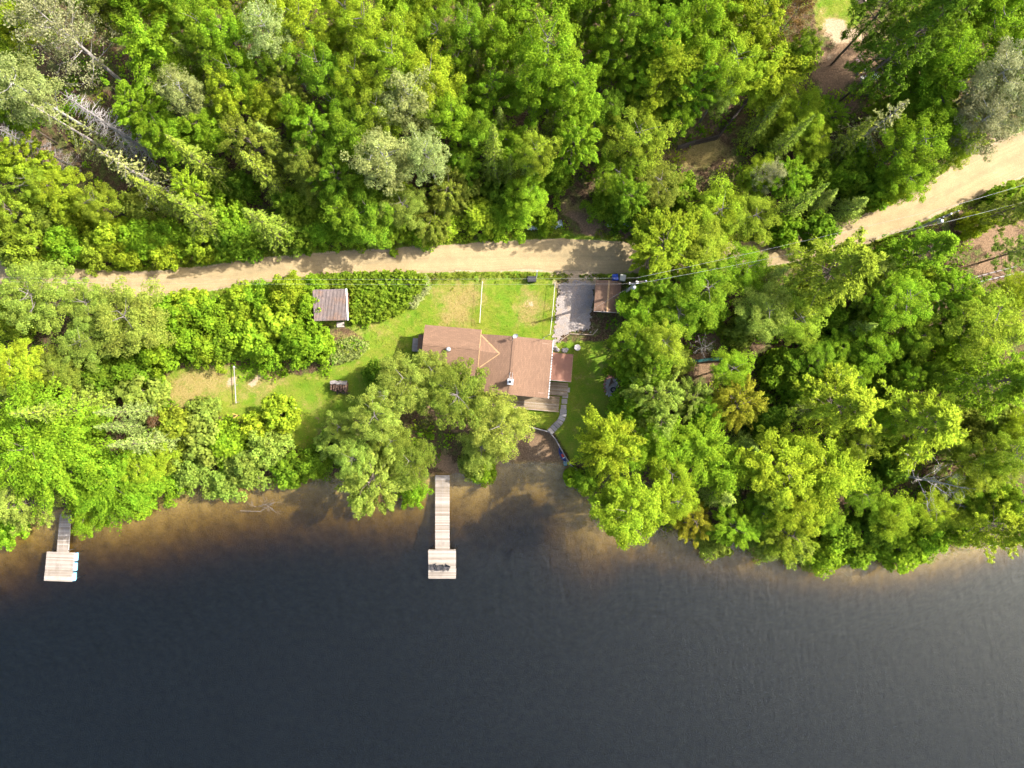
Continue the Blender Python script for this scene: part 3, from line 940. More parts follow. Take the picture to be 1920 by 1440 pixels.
# landing in front of the side porch
L0 = HL(1033, 716, zd); L1 = HL(1074, 738, zd)
ul0, ul1, vl0, vl1 = 8.1, 10.3, -2.75, -4.25
n2 = int((vl0 - vl1) / 0.15); bw2 = (vl0 - vl1) / n2
me2 = B().box((0, 0, 0), (ul1 - ul0, bw2 - 0.014, 0.04), 0, 0.004).mesh('plank', M['deckwood'])
for i in range(n2):
    place('plank', me2, dk, ((ul0 + ul1) / 2 + rg.uniform(-0.02, 0.02), vl0 - (i + 0.5) * bw2, zd - 1.3 + 0.05))
for uu in (8.2, 9.2, 10.2):
    B().box((uu, (vl0 + vl1) / 2, zd - 1.3 - 0.09), (0.05, vl0 - vl1 - 0.1, 0.2)).build('beam', M['timber'], dk)

steps = thing('garden_steps', 'stone slab steps and curved board path from cabin to beach', 'steps', G(1058, 760))
sl = steps.location
for i, (px, py) in enumerate([(1063, 731), (1060, 742), (1058.5, 752.5), (1057, 763.5)]):
    x, y = P(px, py, 1.6)
    z = 1.72 - i * 0.15
    zg = gz(x, y)
    B().box((0, 0, 0), (0.66, 0.56, 0.42), 0, 0.012).build('step', M['slabstone'], steps, (x - sl.x, y - sl.y, max(z, zg + 0.06) - 0.21 - sl.z), (0, 0, R(-4 + i)))
path = [(1056, 771), (1055.5, 778), (1053, 785), (1049, 791.5), (1044, 797), (1038.5, 802.5), (1033, 808)]
for i, (px, py) in enumerate(path):
    x, y = P(px, py, 1.2)
    a = path[max(i - 1, 0)]; b = path[min(i + 1, len(path) - 1)]
    ang = math.atan2(-(b[1] - a[1]), b[0] - a[0]) + R(90)
    B().box((0, 0, 0), (0.78, 0.44, 0.16), 0, 0.01).build('path_board', M['timber'], steps, (x - sl.x, y - sl.y, gz(x, y) + 0.05 - sl.z), (0, 0, ang))

# ------------------------------------------------------------------ beach wall
bw_t = thing('beach_retaining_wall', 'low grey timber wall curving round the small beach', 'wall', G(1042, 825))
wl = bw_t.location
wp = [(985, 797), (1000, 802), (1015, 806), (1030, 810), (1042, 824), (1051, 840), (1060, 856), (1070, 872), (1084, 884)]
for i in range(len(wp) - 1):
    a = Vector((*P(*wp[i], 1.0), 0)); b = Vector((*P(*wp[i + 1], 1.0), 0))
    d = b - a; c = (a + b) / 2; ang = math.atan2(d.y, d.x)
    zt = gz(c.x + 0.5, c.y + 0.6) + 0.12
    zt = max(0.75, min(1.1, zt)) - 0.05 * max(0, i - 5)
    for k in range(4):
        B().box((0, 0, 0), (d.length - 0.015, 0.13, 0.27), 0, 0.01).build('wall_timber', M['timber'], bw_t, (c.x - wl.x, c.y - wl.y, zt - 0.14 - k * 0.28 - wl.z), (0, 0, ang))

# ------------------------------------------------------------------ sheds
def shed_local(loc, rz):
    c, s_ = math.cos(rz), math.sin(rz)
    return lambda x, y: ((x - loc[0]) * c + (y - loc[1]) * s_, -(x - loc[0]) * s_ + (y - loc[1]) * c)


sx, sy = P(618.5, 571.5, 4.4)
szb = gz(sx, sy)
shed = thing('tin_roofed_shed', 'small shed with rusty corrugated tin roof among leafy bushes', 'shed', (sx, sy, szb), R(1.5))
B().box((0.05, 0.05, 0.95), (3.3, 3.0, 2.3)).build('wall', M['siding'], shed)


def tin_panel(w, l, ripples=9):
    b = B(); nx_ = ripples * 4
    top = []; vs = []
    for j in (0, 1):
        for i in range(nx_ + 1):
            x = -w / 2 + w * i / nx_
            vs.append((x, -l / 2 + l * j, 0.022 * math.sin(2 * math.pi * i / 4)))
    fs = [(i, i + 1, nx_ + 2 + i, nx_ + 1 + i) for i in range(nx_)]
    return b.add(vs, fs)


zr0, zr1 = 2.62, 2.18          # high side away from the lake
pw = 3.70 / 3
for i in range(3):
    for l0, l1, dz in ((-1.72, 0.98, 0.0), (0.90, 1.72, 0.035)):
        l = l1 - l0; yc = (l0 + l1) / 2
        zc = zr1 + (zr0 - zr1) * (yc + 1.72) / 3.44 + dz
        tin_panel(pw + 0.03, l, 8).build('roof_panel', M['tin'], shed, (-1.85 + (i + 0.5) * pw, yc, zc), (math.atan2(zr0 - zr1, 3.44), 0, 0), color=(1, 1, 1))
B().hexa([(1.84, -1.74, zr1 - 0.2), (1.94, -1.74, zr1 - 0.2), (1.94, 1.74, zr0 - 0.2), (1.84, 1.74, zr0 - 0.2)],
         [(1.84, -1.74, zr1 + 0.05), (1.94, -1.74, zr1 + 0.05), (1.94, 1.74, zr0 + 0.05), (1.84, 1.74, zr0 + 0.05)]).build('fascia', M['white'], shed)
B().hexa([(-1.84, -1.74, zr1 - 0.14), (-1.84, -1.70, zr1 - 0.14), (1.84, -1.70, zr1 - 0.14), (1.84, -1.74, zr1 - 0.14)],
         [(-1.84, -1.74, zr1 - 0.03), (-1.84, -1.70, zr1 - 0.03), (1.84, -1.70, zr1 - 0.03), (1.84, -1.74, zr1 - 0.03)]).build('fascia', M['darkwood'], shed)
dr = B().box((0.6, -1.47, 0.98), (0.9, 0.06, 1.9)).build('door', M['timber'], shed)
B().box((0.92, -1.52, 0.95), (0.04, 0.05, 0.14)).build('handle', M['blackmetal'], dr)
B().box((0.55, -1.95, 0.06), (0.85, 0.62, 0.22), 0, 0.02).build('door_step', M['slabstone'], shed)
for k in range(2):
    B().tube([(-2.02 - 0.1 * k, -1.0 + k * 0.1, 0.0), (-1.72, -0.3 + k * 0.1, 2.1)], 0.035, 6).build('leaning_pole', M['wire'], shed)

s2x, s2y = P(1139, 556, 4.2)
s2z = gz(s2x, s2y)
sh2 = thing('garden_shed', 'small shed with reddish shingled roof beside the gravel driveway', 'shed', (s2x, s2y, s2z), R(-4))
B().box((0, 0, 0.95), (2.5, 3.0, 2.0)).build('wall', M['siding'], sh2)
for s in (-1, 1):
    e = s * 1.42
    q = [(0, -1.75, 2.45), (0, 1.75, 2.45), (e, 1.75, 2.08), (e, -1.75, 2.08)]
    q = q[::-1] if s > 0 else q
    if s < 0: q = [(e, -1.75, 2.08), (0, -1.75, 2.45), (0, 1.75, 2.45), (e, 1.75, 2.08)]
    else: q = [(0, -1.75, 2.45), (e, -1.75, 2.08), (e, 1.75, 2.08), (0, 1.75, 2.45)]
    B().slab(q, 0.09).build('roof', M['shingle_ns'], sh2)
B().box((0, 0, 2.455), (0.2, 3.5, 0.04)).build('ridge_cap', M['flash'], sh2)
gb = B().add([(-1.22, -1.5, 1.94), (1.22, -1.5, 1.94), (0, -1.5, 2.36), (-1.22, -1.4, 1.94), (1.22, -1.4, 1.94), (0, -1.4, 2.36)], [(0, 1, 2), (3, 5, 4), (0, 2, 5, 3), (1, 4, 5, 2), (0, 3, 4, 1)])
gb.build('gable', M['siding'], sh2)
dr = B().box((0.1, -1.53, 0.95), (0.9, 0.06, 1.85)).build('door', M['timber'], sh2)
B().box((0.42, -1.57, 0.95), (0.04, 0.05, 0.12)).build('handle', M['blackmetal'], dr)
for s in (-1, 1):
    p0, p1 = Vector((s * 1.44, -1.77, 2.06)), Vector((0, -1.77, 2.43))
    strip(p0, p1, 0.06, 'rake_trim', sh2, M['timber'], 0.03)


def wheelie_bin(px, py, rz, m, label):
    x, y, z = G(px, py)
    t = thing('wheeled_bin', label, 'bin', (x, y, z), rz, 'bins behind the garden shed')
    b = B(); b.box((0, 0, 0.55), (0.56, 0.62, 0.86), 0, -0.04); b.build('body', m, t)
    l = B().hexa([(-0.33, -0.37, 0.99), (0.33, -0.37, 0.99), (0.33, 0.37, 1.03), (-0.33, 0.37, 1.03)], [(-0.30, -0.33, 1.05), (0.30, -0.33, 1.05), (0.30, 0.34, 1.09), (-0.30, 0.34, 1.09)]).build('lid', m, t)
    B().tube([(-0.27, 0.40, 0.98), (0.27, 0.40, 0.98)], 0.02, 6).build('handle', M['black'], t)
    for s in (-1, 1):
        B().lathe([(0.02, -0.03), (0.11, -0.03), (0.11, 0.03), (0.02, 0.03)], n=12).build('wheel', M['tire'], t, (s * 0.29, 0.28, 0.11), (0, R(90), 0))
    return t


wheelie_bin(1151.5, 523, R(6), M['blue'], 'bright blue wheeled bin behind the garden shed')
b2 = wheelie_bin(1165, 524, R(-8), M['greenbin'], 'green wheeled bin with pale lid beside the blue bin')
for c in b2.children:
    if c.name.startswith('lid'):
        c.data.materials[0] = M['cream']


# ------------------------------------------------------------------ fences
def rail_fence(pts, label, name='wire_fence', h=1.0, gap=2.2, m='wire', r=0.03):
    P0 = [Vector(G(*p)) for p in pts]
    t = thing(name, label, 'fence', P0[0])
    o = P0[0]
    prev = None
    for a, b in zip(P0[:-1], P0[1:]):
        n_ = max(1, int((b - a).length / gap))
        for i in range(n_ + 1):
            p = a.lerp(b, i / n_); p.z = gz(p.x, p.y)
            if prev is None or (p - prev).length > 0.3:
                B().tube([(0, 0, -0.2), (0, 0, h + 0.03)], r * 1.3, 6).build('post', M[m], t, p - o)
                if prev is not None:
                    B().tube([prev + Vector((0, 0, h)) - o, p + Vector((0, 0, h)) - o], r, 5).build('top_rail', M[m], t)
                    for k in (0.3, 0.65):
                        B().tube([prev + Vector((0, 0, h * k)) - o, p + Vector((0, 0, h * k)) - o], 0.008, 4).build('strand', M[m], t)
                prev = p
    return t


M['fencepaint'] = plain('pale_fence_rail', (0.48, 0.45, 0.39), 0.6, 0.12)
rail_fence([(905, 530), (903, 560), (900, 606)], 'thin pale rail fence dividing dry lawn from green lawn behind cabin', h=0.9, m='fencepaint', r=0.018)
rail_fence([(1040, 532), (1036, 580), (1031, 628)], 'thin pale rail fence along the gravel driveway edge', h=0.9, m='fencepaint', r=0.022)

# landscape timbers round the gravel
ed = thing('driveway_edging', 'pale timber edging at the house end of the gravel driveway', 'edging', G(1090, 626))
eo = ed.location
ep = [(1046, 643), (1057, 634), (1068, 626), (1090, 627), (1111, 628), (1121, 617)]
for a, b in zip(ep[:-1], ep[1:]):
    A_, B_ = Vector(G(*a)), Vector(G(*b))
    d = B_ - A_; c = (A_ + B_) / 2
    B().box((0, 0, 0), (d.length, 0.11, 0.16), 0, 0.01).build('timber', M['deckwood'], ed, (c.x - eo.x, c.y - eo.y, c.z + 0.1 - eo.z), (0, 0, math.atan2(d.y, d.x)))

# ------------------------------------------------------------------ power line
def utility_pole(px, py, label, rz, arm=True, h=9.0):
    x, y = P(px, py, 2.5 + h)
    z = gz(x, y)
    t = thing('utility_pole', label, 'utility pole', (x, y, z), rz, 'poles of the power line')
    B().tube([(0, 0, -0.5), (0, 0, h)], [0.17, 0.11], 10).build('pole', M['timber'], t)
    B().box((0, 0.14, h - 0.45), (0.11, 2.0, 0.12)).build('crossarm', M['darkwood'], t)
    B().box((0, -0.1, h - 1.2), (0.06, 1.0, 0.07)).build('brace', M['galv'], t)
    for s in (-0.85, 0.0, 0.85):
        B().lathe([(0.03, 0), (0.06, 0.03), (0.04, 0.08), (0.06, 0.12), (0.03, 0.17)], (0, 0.14 + s * 0.98, h - 0.38), 8).build('insulator', M['white'], t)
    B().lathe([(0.18, 0), (0.2, 0.04), (0.2, 0.55), (0.1, 0.66)], (0.28, 0, h - 2.3), 12).build('transformer', M['galv'], t)
    return t, Vector((x, y, z + h - 0.2))


pA, tA = utility_pole(1783, 401, 'utility pole with crossarm at the bend of the dirt road', R(-68))
pB, tB = utility_pole(1195, 527, 'utility pole among trees behind the small garden shed', R(-83))


def wire(a, b, sag, label, r=0.010, name='power_cable'):
    pts = []
    for i in range(25):
        t_ = i / 24
        p = Vector(a).lerp(Vector(b), t_); p.z -= sag * 4 * t_ * (1 - t_)
        pts.append(p)
    mid = pts[12]
    o = B().tube([p - mid for p in pts], r, 5).build(name, M['wire'], None, mid)
    return tag(o, label, 'cable', 'overhead cables')


zA = tA.z
e1 = Vector((*P(2080, 312, zA), zA)); e2 = Vector((*P(2080, 322, zA), zA))
n1 = Vector((0.25, 0.85, 0)); n2 = Vector((-0.2, -0.75, 0))
wire(tA + n1, e1 + n1, 0.5, 'overhead cable from the bend pole over the road, road side', 0.015)
wire(tA + n2, e2 + n2, 0.5, 'overhead cable from the bend pole over the trees, lake side', 0.015)
wire(tA + n1, tB + Vector((0, 0.4, 0)), 0.9, 'overhead cable between the two poles, road side')
wire(tA + n2, tB + Vector((0, -0.2, 0)), 0.9, 'overhead cable between the two poles, lake side')
zB = tB.z
w1 = Vector((*P(-160, 519, zB), zB)); w2 = Vector((*P(-160, 526, zB), zB))
wire(tB + Vector((0, 0.4, 0)), w1, 1.1, 'overhead cable along the road above the lawn, upper of the pair', 0.007)
wire(tB + Vector((0, -0.2, 0)), w2, 1.1, 'overhead cable along the road above the lawn, lower of the pair', 0.007)
hm = house.matrix_basis if False else None
mu, mv, mz = HL(1019, 630, 5.6)
mast = Vector((HO[0] + mu * CR - (mv - 0.25) * SR, HO[1] + mu * SR + (mv - 0.25) * CR, HB + ze + 1.55))
wire(tB + Vector((0, 0, -1.5)), mast, 0.5, 'service cable from pole down to the cabin mast', 0.008)

# ------------------------------------------------------------------ yard objects
rg = random.Random(11)
x, y, z = G(638, 725)
wp_ = thing('woodpile', 'heap of split firewood under grey tarp on the lawn', 'woodpile', (x, y, z), R(-3))
for j in range(4):
    for i in range(7):
        l = rg.uniform(0.42, 0.55)
        r = rg.uniform(0.085, 0.13)
        b = B().tube([(0, -l, 0), (0, l, 0)], r, 6)
        b.build('log', M['log_end'], wp_, (-0.85 + i * 0.28 + rg.uniform(-0.05, 0.05), rg.uniform(-0.12, 0.12), 0.12 + j * 0.21), (0, 0, rg.uniform(-0.12, 0.12)))
tp = B(); vs = []; fs = []
for j in range(4):
    for i in range(11):
        u_ = -0.95 + 1.9 * i / 10
        vv = [0.66, 0.52, 0.36, 0.24][j]
        vs.append((u_ + rg.uniform(-0.03, 0.03), vv + rg.uniform(-0.05, 0.05), [0.72, 0.98, 1.01, 1.0][j] + rg.uniform(-0.03, 0.04)))
fs = [(j * 11 + i, (j + 1) * 11 + i, (j + 1) * 11 + i + 1, j * 11 + i + 1) for j in range(3) for i in range(10)]
tp.add(vs, fs).build('tarp', M['timber'], wp_)
for i in range(9):
    a = rg.uniform(0, 6.28)
    B().tube([(-0.3, 0, 0), (0.3, 0, 0)], 0.05, 5).build('log', M['darkwood'], wp_, (rg.uniform(-1.0, 1.0), rg.uniform(-0.75, -0.55), rg.uniform(0.06, 0.25)), (0, rg.uniform(-0.3, 0.3), a))

x0, y0, z0 = G(442, 688); x1, y1, z1 = G(446, 756)
pb = thing('plank_bench', 'long narrow weathered plank on low trestles across dry lawn', 'bench', ((x0 + x1) / 2, (y0 + y1) / 2, (z0 + z1) / 2))
ln = math.hypot(x1 - x0, y1 - y0); ang = math.atan2(y1 - y0, x1 - x0)
B().box((0, 0, 0), (ln, 0.09, 0.05), 0, 0.005).build('plank', M['timber'], pb, (0, 0, 0.52), (0, math.atan2(z0 - z1, ln), ang))
for s in (-0.47, 0.0, 0.47):
    for k in (-1, 1):
        B().tube([(k * 0.16, 0, -0.1), (k * 0.03, 0, 0.49)], 0.025, 5).build('leg', M['timber'], pb, (math.cos(ang) * ln * s, math.sin(ang) * ln * s, 0), (0, 0, ang + R(90)))
B().box((0, 0, 0), (0.14, 0.2, 0.04)).build('end_cap', M['tarp_grey'], pb, (math.cos(ang) * ln * -0.5, math.sin(ang) * ln * -0.5, 0.56), (0, 0, ang))

x, y, z = G(448, 779)
sp_ = thing('wooden_signpost', 'short post with angled orange-brown boards at the lawn edge', 'post', (x, y, z), R(8))
B().tube([(0, 0, -0.2), (0, 0, 1.35)], 0.05, 8).build('post', M['darkwood'], sp_)
B().box((0.1, 0.12, 1.3), (0.6, 0.09, 0.04), R(-25)).build('board', M['orange'], sp_)
B().box((0.1, -0.14, 1.27), (0.6, 0.09, 0.04), R(25)).build('board', M['orange'], sp_)
B().box((-0.15, 0, 1.0), (0.12, 0.3, 0.05)).build('board', M['log_end'], sp_)

x, y, z = G(552, 765)
tag(B().blob((0, 0, 0.12), 0.32, 0.28, 0.24, rg, 0.15).build('boulder', plain('white_quartz', (0.66, 0.63, 0.62), 0.8, 0.2), None, (x, y, z), smooth=False), 'white boulder beside the lone round bush on lawn', 'rock')

x, y, z = G(1082, 652)
wl_ = thing('well_lid', 'round pale concrete lid on grass beside the porch', 'lid', (x, y, z))
B().lathe([(0.34, 0), (0.36, 0.05), (0.36, 0.3), (0.33, 0.33)], n=24).build('ring', M['stone'], wl_)
B().lathe([(0.355, 0.332), (0.355, 0.37), (0.34, 0.38)], n=24).build('cover', plain('pale_concrete', (0.55, 0.48, 0.42), 0.9, 0.12), wl_)
for i, (px, py, s) in enumerate([(1058, 657, 0.38), (1062, 655, 0.26), (1040, 652, 0.3), (1044, 656, 0.34)]):
    x, y, z = G(px, py)
    tag(B().blob((0, 0, 0.05), s, s * 0.8, 0.2, rg, 0.2).build('boulder', M['stone'], None, (x, y, z)),
        ['large pale rock beside the round concrete lid', 'small rock between large pale rock and lid', 'rock against the cabin wall near the porch', 'flat rock at the porch corner of the cabin'][i], 'rock', 'rocks by the porch')

# fire pit
x, y, z = G(1145, 724)
fp = thing('fire_pit', 'oval stone fire pit with ash and black ring on shaded lawn', 'fire pit', (x, y, z))
b = B(); b.prism([(0.72 * math.cos(t_) * (1 + 0.1 * math.sin(3 * t_)), 1.05 * math.sin(t_) + 0.0) for t_ in np.linspace(0, 2 * math.pi, 24, endpoint=False)], -0.25, 0.07)
b.build('ash_bed', M['ash'], fp)
for i in range(17):
    t_ = 2 * math.pi * i / 17
    B().blob((0, 0, 0), rg.uniform(0.14, 0.2), rg.uniform(0.11, 0.16), 0.13, rg, 0.2, 7, 4).build('stone', M['rust_stone'] if i in (3, 4, 5, 6, 7, 8, 9, 10) else M['stone'], fp, (0.75 * math.cos(t_), 1.1 * math.sin(t_), 0.08), (0, 0, t_))
tr_ = B(); R0, r0 = 0.27, 0.09
vs = [((R0 + r0 * math.cos(b_)) * math.cos(a_), (R0 + r0 * math.cos(b_)) * math.sin(a_) * 0.9, r0 * math.sin(b_)) for a_ in np.linspace(0, 2 * math.pi, 20, endpoint=False) for b_ in np.linspace(0, 2 * math.pi, 8, endpoint=False)]
fs = [(i * 8 + j, ((i + 1) % 20) * 8 + j, ((i + 1) % 20) * 8 + (j + 1) % 8, i * 8 + (j + 1) % 8) for i in range(20) for j in range(8)]
tr_.add(vs, fs).build('iron_ring', M['blackmetal'], fp, (0.28, -0.42, 0.16), smooth=True)
for i in range(4):
    B().tube([(-0.35, 0, 0), (0.35, 0, 0.05)], 0.05, 6).build('charred_log', M['log_end'], fp, (-0.1 + 0.08 * i, 0.3 + 0.12 * i, 0.14), (0, 0, 1.2 + 0.25 * i))

# beach toys
def kayak(px, py, rz, ln, wd, m, label):
    x, y, z = G(px, py)
    t = thing('small_kayak', label, 'boat', (x, y, z + 0.02), rz)
    b = B(); vs = []; ns, nr = 11, 10
    for i in range(ns):
        s = -1 + 2 * i / (ns - 1)
        w = wd / 2 * max(0.02, (1 - abs(s) ** 2.6))
        for j in range(nr):
            a = 2 * math.pi * j / nr
            zz = 0.17 + 0.16 * math.sin(a) * (0.35 + 0.65 * (1 - abs(s) ** 3)) + 0.08 * s * s
            vs.append((ln / 2 * s, w * math.cos(a), zz))
    fs = [(i * nr + j, (i + 1) * nr + j, (i + 1) * nr + (j + 1) % nr, i * nr + (j + 1) % nr) for i in range(ns - 1) for j in range(nr)]
    fs += [tuple(range(nr)), tuple(range(ns * nr - 1, ns * nr - nr - 1, -1))]
    b.add(vs, fs).build('hull', m, t, smooth=True)
    B().box((0.12, 0, 0.335), (0.42, wd * 0.5, 0.03), 0, 0.03).build('seat', M['red'], t)
    B().box((0.40, 0, 0.37), (0.1, wd * 0.45, 0.12)).build('backrest', M['white'], t)
    B().box((-0.45, 0, 0.335), (0.35, wd * 0.34, 0.03), 0, 0.02).build('hatch', M['black'], t)
    return t


kayak(1054, 852, R(-66), 1.85, 0.62, M['navy'], 'small navy kayak with red seat lying against the beach wall')
x, y, z = G(1060, 868)
fl = thing('swim_ring', 'teal and white striped swim float beside the kayak', 'float', (x, y, z + 0.12))
for k in range(5):
    B().box((0, 0.26 - k * 0.13, 0), (0.52 - 0.09 * abs(k - 2), 0.12, 0.16), 0, 0.03).build('stripe', M['teal'] if k % 2 == 0 else M['white'], fl)

# small dark box and white post by the road
x, y, z = G(997, 525)
mb = thing('roadside_box', 'black box beside thin white post at the road edge', 'box', (x, y, z))
B().box((0, 0, 0.32), (0.95, 0.6, 0.64), 0, 0.03).build('body', M['black'], mb)
B().box((0, 0, 0.665), (1.0, 0.64, 0.045), 0, 0.015).build('lid', M['black'], mb)
x, y, z = G(1006, 521)
mp = thing('marker_post', 'thin white marker post beside the black box', 'post', (x, y, z))
B().tube([(0, 0, -0.2), (0.02, 0.5, 1.5)], 0.035, 6).build('post', M['white'], mp)
B().box((0.02, 0.5, 1.5), (0.12, 0.1, 0.08)).build('reflector', M['white'], mp)

# grey tarps by the track
def tarp_roll(pts, label, w, h, m, name='tarp_covered_log', cat='tarp'):
    C = [Vector(G(*p)) for p in pts]
    o = C[len(C) // 2].copy()
    b = B(); vs = []; nn = 26; nr = 9
    for i in range(nn):
        s = i / (nn - 1) * (len(C) - 1); k = min(int(s), len(C) - 2)
        p = C[k].lerp(C[k + 1], s - k)
        d = (C[k + 1] - C[k]).normalized(); nrm = Vector((-d.y, d.x, 0))
        ww = w * (0.6 + 0.8 * rg.random()) * (1.5 if i > nn * 0.72 else 1.0); hh = h * (0.6 + 0.7 * rg.random())
        for j in range(nr):
            a = math.pi * j / (nr - 1)
            q = p + nrm * math.cos(a) * ww / 2 + Vector((0, 0, math.sin(a) * hh * (1 + rg.uniform(-0.15, 0.15)) - 0.03))
            vs.append(q - o)
    fs = [(i * nr + j, (i + 1) * nr + j, (i + 1) * nr + j + 1, i * nr + j + 1) for i in range(nn - 1) for j in range(nr - 1)]
    return tag(b.add(vs, fs).build(name, m, None, o), label, cat)


tarp_roll([(988, 428), (1010, 426), (1032, 425), (1053, 419)], 'crumpled pale grey tarp over a low log beside the grassy track', 0.5, 0.6, M['tarp_grey'])
tarp_roll([(1138, 424), (1160, 422), (1180, 421), (1197, 420)], 'bluish grey tarp strip in tree shade east of the grassy track', 0.4, 0.5, plain('blue_grey_tarp', (0.30, 0.36, 0.38), 0.5, 0.3))
x, y, z = G(1199, 412)
tag(B().tube([(0, 0, -0.1), (0.15, 0.6, 1.6)], 0.04, 6).build('leaning_stake', M['cream'], None, (x, y, z)), 'pale leaning stake at the end of the bluish tarp', 'stake')

# dark green screen among the trees
C = [Vector(G(a, b)) for a, b in [(1209, 677), (1222, 684), (1240, 683), (1262, 682), (1285, 680), (1305, 682), (1325, 679), (1350, 678)]]
gs = thing('tarp_screen', 'dark teal tarp screen strung between trees near bare red soil', 'screen', C[0])
for i in range(len(C) - 1):
    a, b_ = C[i] - C[0], C[i + 1] - C[0]
    n_ = Vector((0.0, 0.32, 0))
    B().add([a, b_, b_ + Vector((0, 0.10, 0.9)), a + Vector((0, 0.10, 0.9)), a + Vector((0, 0.42, 1.0)), b_ + Vector((0, 0.42, 1.0))], [(0, 1, 2, 3), (3, 2, 5, 4)]).build('panel', M['tarp_green'], gs)
    B().tube([a + Vector((0, 0.13, -0.2)), a + Vector((0, 0.13, 1.05))], 0.03, 6).build('stake', M['darkwood'], gs)

# dark log retaining wall uphill
lw = thing('log_retaining_wall', 'dark log retaining wall above the dry grass clearing', 'wall', G(1343, 262))
lo = lw.location
LP = [(1268, 281), (1300, 271), (1343, 261), (1366, 233), (1392, 202)]
for a, b_ in zip(LP[:-1], LP[1:]):
    A_, B_ = Vector(G(*a)), Vector(G(*b_))
    for k in range(4):
        B().tube([A_ - lo + Vector((0, 0.03 * k, 0.1 + 0.22 * k)), B_ - lo + Vector((0, 0.03 * k, 0.1 + 0.22 * k))], 0.125, 7).build('log', M['darkwood'], lw)

# trellis lying by the pine
A_, B_ = Vector(G(1800, 527)), Vector(G(1915, 497)); A2, B2 = Vector(G(1826, 531)), Vector(G(1925, 508))
tl = thing('pole_trellis', 'brown pole trellis lying on tan ground near the bend pole', 'trellis', A_)
for a, b_ in ((A_, B_), (A2, B2)):
    B().tube([a - A_ + Vector((0, 0, 0.5)), b_ - A_ + Vector((0, 0, 0.5))], 0.07, 6).build('rail', M['timber'], tl)
for i in range(7):
    s = 0.3 + 0.7 * i / 6
    a = A_.lerp(B_, s); b_ = A2.lerp(B2, s); d = (b_ - a)
    B().tube([a - d * 0.2 - A_ + Vector((0, 0, 0.58)), b_ + d * 0.5 - A_ + Vector((0, 0, 0.58))], 0.045, 5).build('rung', M['log_end'], tl)
for s in (0.05, 0.5, 0.95):
    a = A_.lerp(B_, s) - A_
    B().tube([a + Vector((0, 0, -0.2)), a + Vector((0, 0, 0.55))], 0.06, 6).build('leg', M['timber'], tl)

# things stored in the shady clearing
x, y, z = G(1632, 148)
tb = thing('garden_table', 'square teal-grey garden table in the shady clearing', 'table', (x, y, z), R(32))
B().box((0, 0, 0.72), (1.05, 1.0, 0.04), 0, 0.02).build('table_top', M['tabletop'], tb)
for i in (-1, 1):
    for j in (-1, 1):
        B().tube([(i * 0.45, j * 0.42, 0), (i * 0.42, j * 0.4, 0.7)], 0.025, 6).build('leg', M['galv'], tb)


def plastic_chair(px, py, rz, m, label):
    x, y, z = G(px, py)
    t = thing('plastic_chair', label, 'chair', (x, y, z), rz, 'chairs in the shady clearing')
    B().box((0, 0, 0.42), (0.46, 0.46, 0.035), 0, 0.02).build('seat', m, t)
    B().hexa([(-0.22, 0.2, 0.43), (0.22, 0.2, 0.43), (0.22, 0.235, 0.43), (-0.22, 0.235, 0.43)], [(-0.2, 0.3, 0.85), (0.2, 0.3, 0.85), (0.2, 0.335, 0.85), (-0.2, 0.335, 0.85)]).build('backrest', m, t)
    for i in (-1, 1):
        for j in (-1, 1):
            B().tube([(i * 0.22, j * 0.22, 0), (i * 0.2, j * 0.19, 0.41)], 0.02, 5).build('leg', m, t)
        B().box((i * 0.25, 0.0, 0.64), (0.045, 0.42, 0.03)).build('armrest', m, t)
    return t


plastic_chair(1613, 151, R(120), M['cream'], 'pale plastic chair beside the teal-grey table, facing the dirt')
plastic_chair(1626, 160, R(200), M['tarp_grey'], 'grey plastic chair at the lower corner of the teal-grey table')
plastic_chair(1606, 116, R(20), M['pink'], 'faded pink plastic chair above the yellow bench')
x, y, z = G(1613, 137)
yb = thing('cushioned_bench', 'low bench with mustard cushion and white pillow in shade', 'bench', (x, y, z), R(20))
B().box((0, 0, 0.32), (0.95, 0.42, 0.05)).build('seat', M['timber'], yb)
B().box((-0.1, 0, 0.40), (0.7, 0.38, 0.1), 0, 0.03).build('cushion', M['yellow'], yb)
B().box((0.36, 0.02, 0.42), (0.22, 0.34, 0.13), 0, 0.03).build('pillow', M['cream'], yb)
for i in (-1, 1):
    B().box((i * 0.4, 0, 0.15), (0.06, 0.38, 0.3)).build('leg', M['timber'], yb)
x, y, z = G(1602, 128)
bk = thing('bucket', 'small white bucket between pink chair and yellow bench', 'bucket', (x, y, z))
B().lathe([(0.13, 0), (0.17, 0.34), (0.185, 0.36), (0.15, 0.34), (0.12, 0.05)], n=14).build('body', M['white'], bk)
x, y, z = G(1621, 148)
st_ = thing('round_stool', 'round cream stool against the teal-grey table', 'stool', (x, y, z))
B().lathe([(0.2, 0.42), (0.21, 0.45), (0.2, 0.48)], n=16).build('seat', M['cream'], st_)
for i in range(3):
    a = i * 2.1
    B().tube([(0.2 * math.cos(a), 0.2 * math.sin(a), 0), (0.12 * math.cos(a), 0.12 * math.sin(a), 0.42)], 0.02, 5).build('leg', M['galv'], st_)
x, y, z = G(1617, 0)
pl = thing('pallet_with_reel', 'dark pallet carrying a round reel on the bright grass', 'pallet', (x, y, z), R(5))
for i in range(6):
    B().box((0, -0.5 + 0.2 * i, 0.3), (1.9, 0.15, 0.05)).build('plank', M['darkwood'], pl)
for i in (-0.8, 0, 0.8):
    B().box((i, 0, 0.14), (0.1, 1.15, 0.24)).build('bearer', M['darkwood'], pl)
B().lathe([(0.12, 0.33), (0.32, 0.33), (0.34, 0.4), (0.32, 0.47), (0.12, 0.47)], (0.35, -0.2, 0), 18).build('reel', M['pink'], pl)
for o in (bw_t, lw):
    o['kind'] = 'thing'


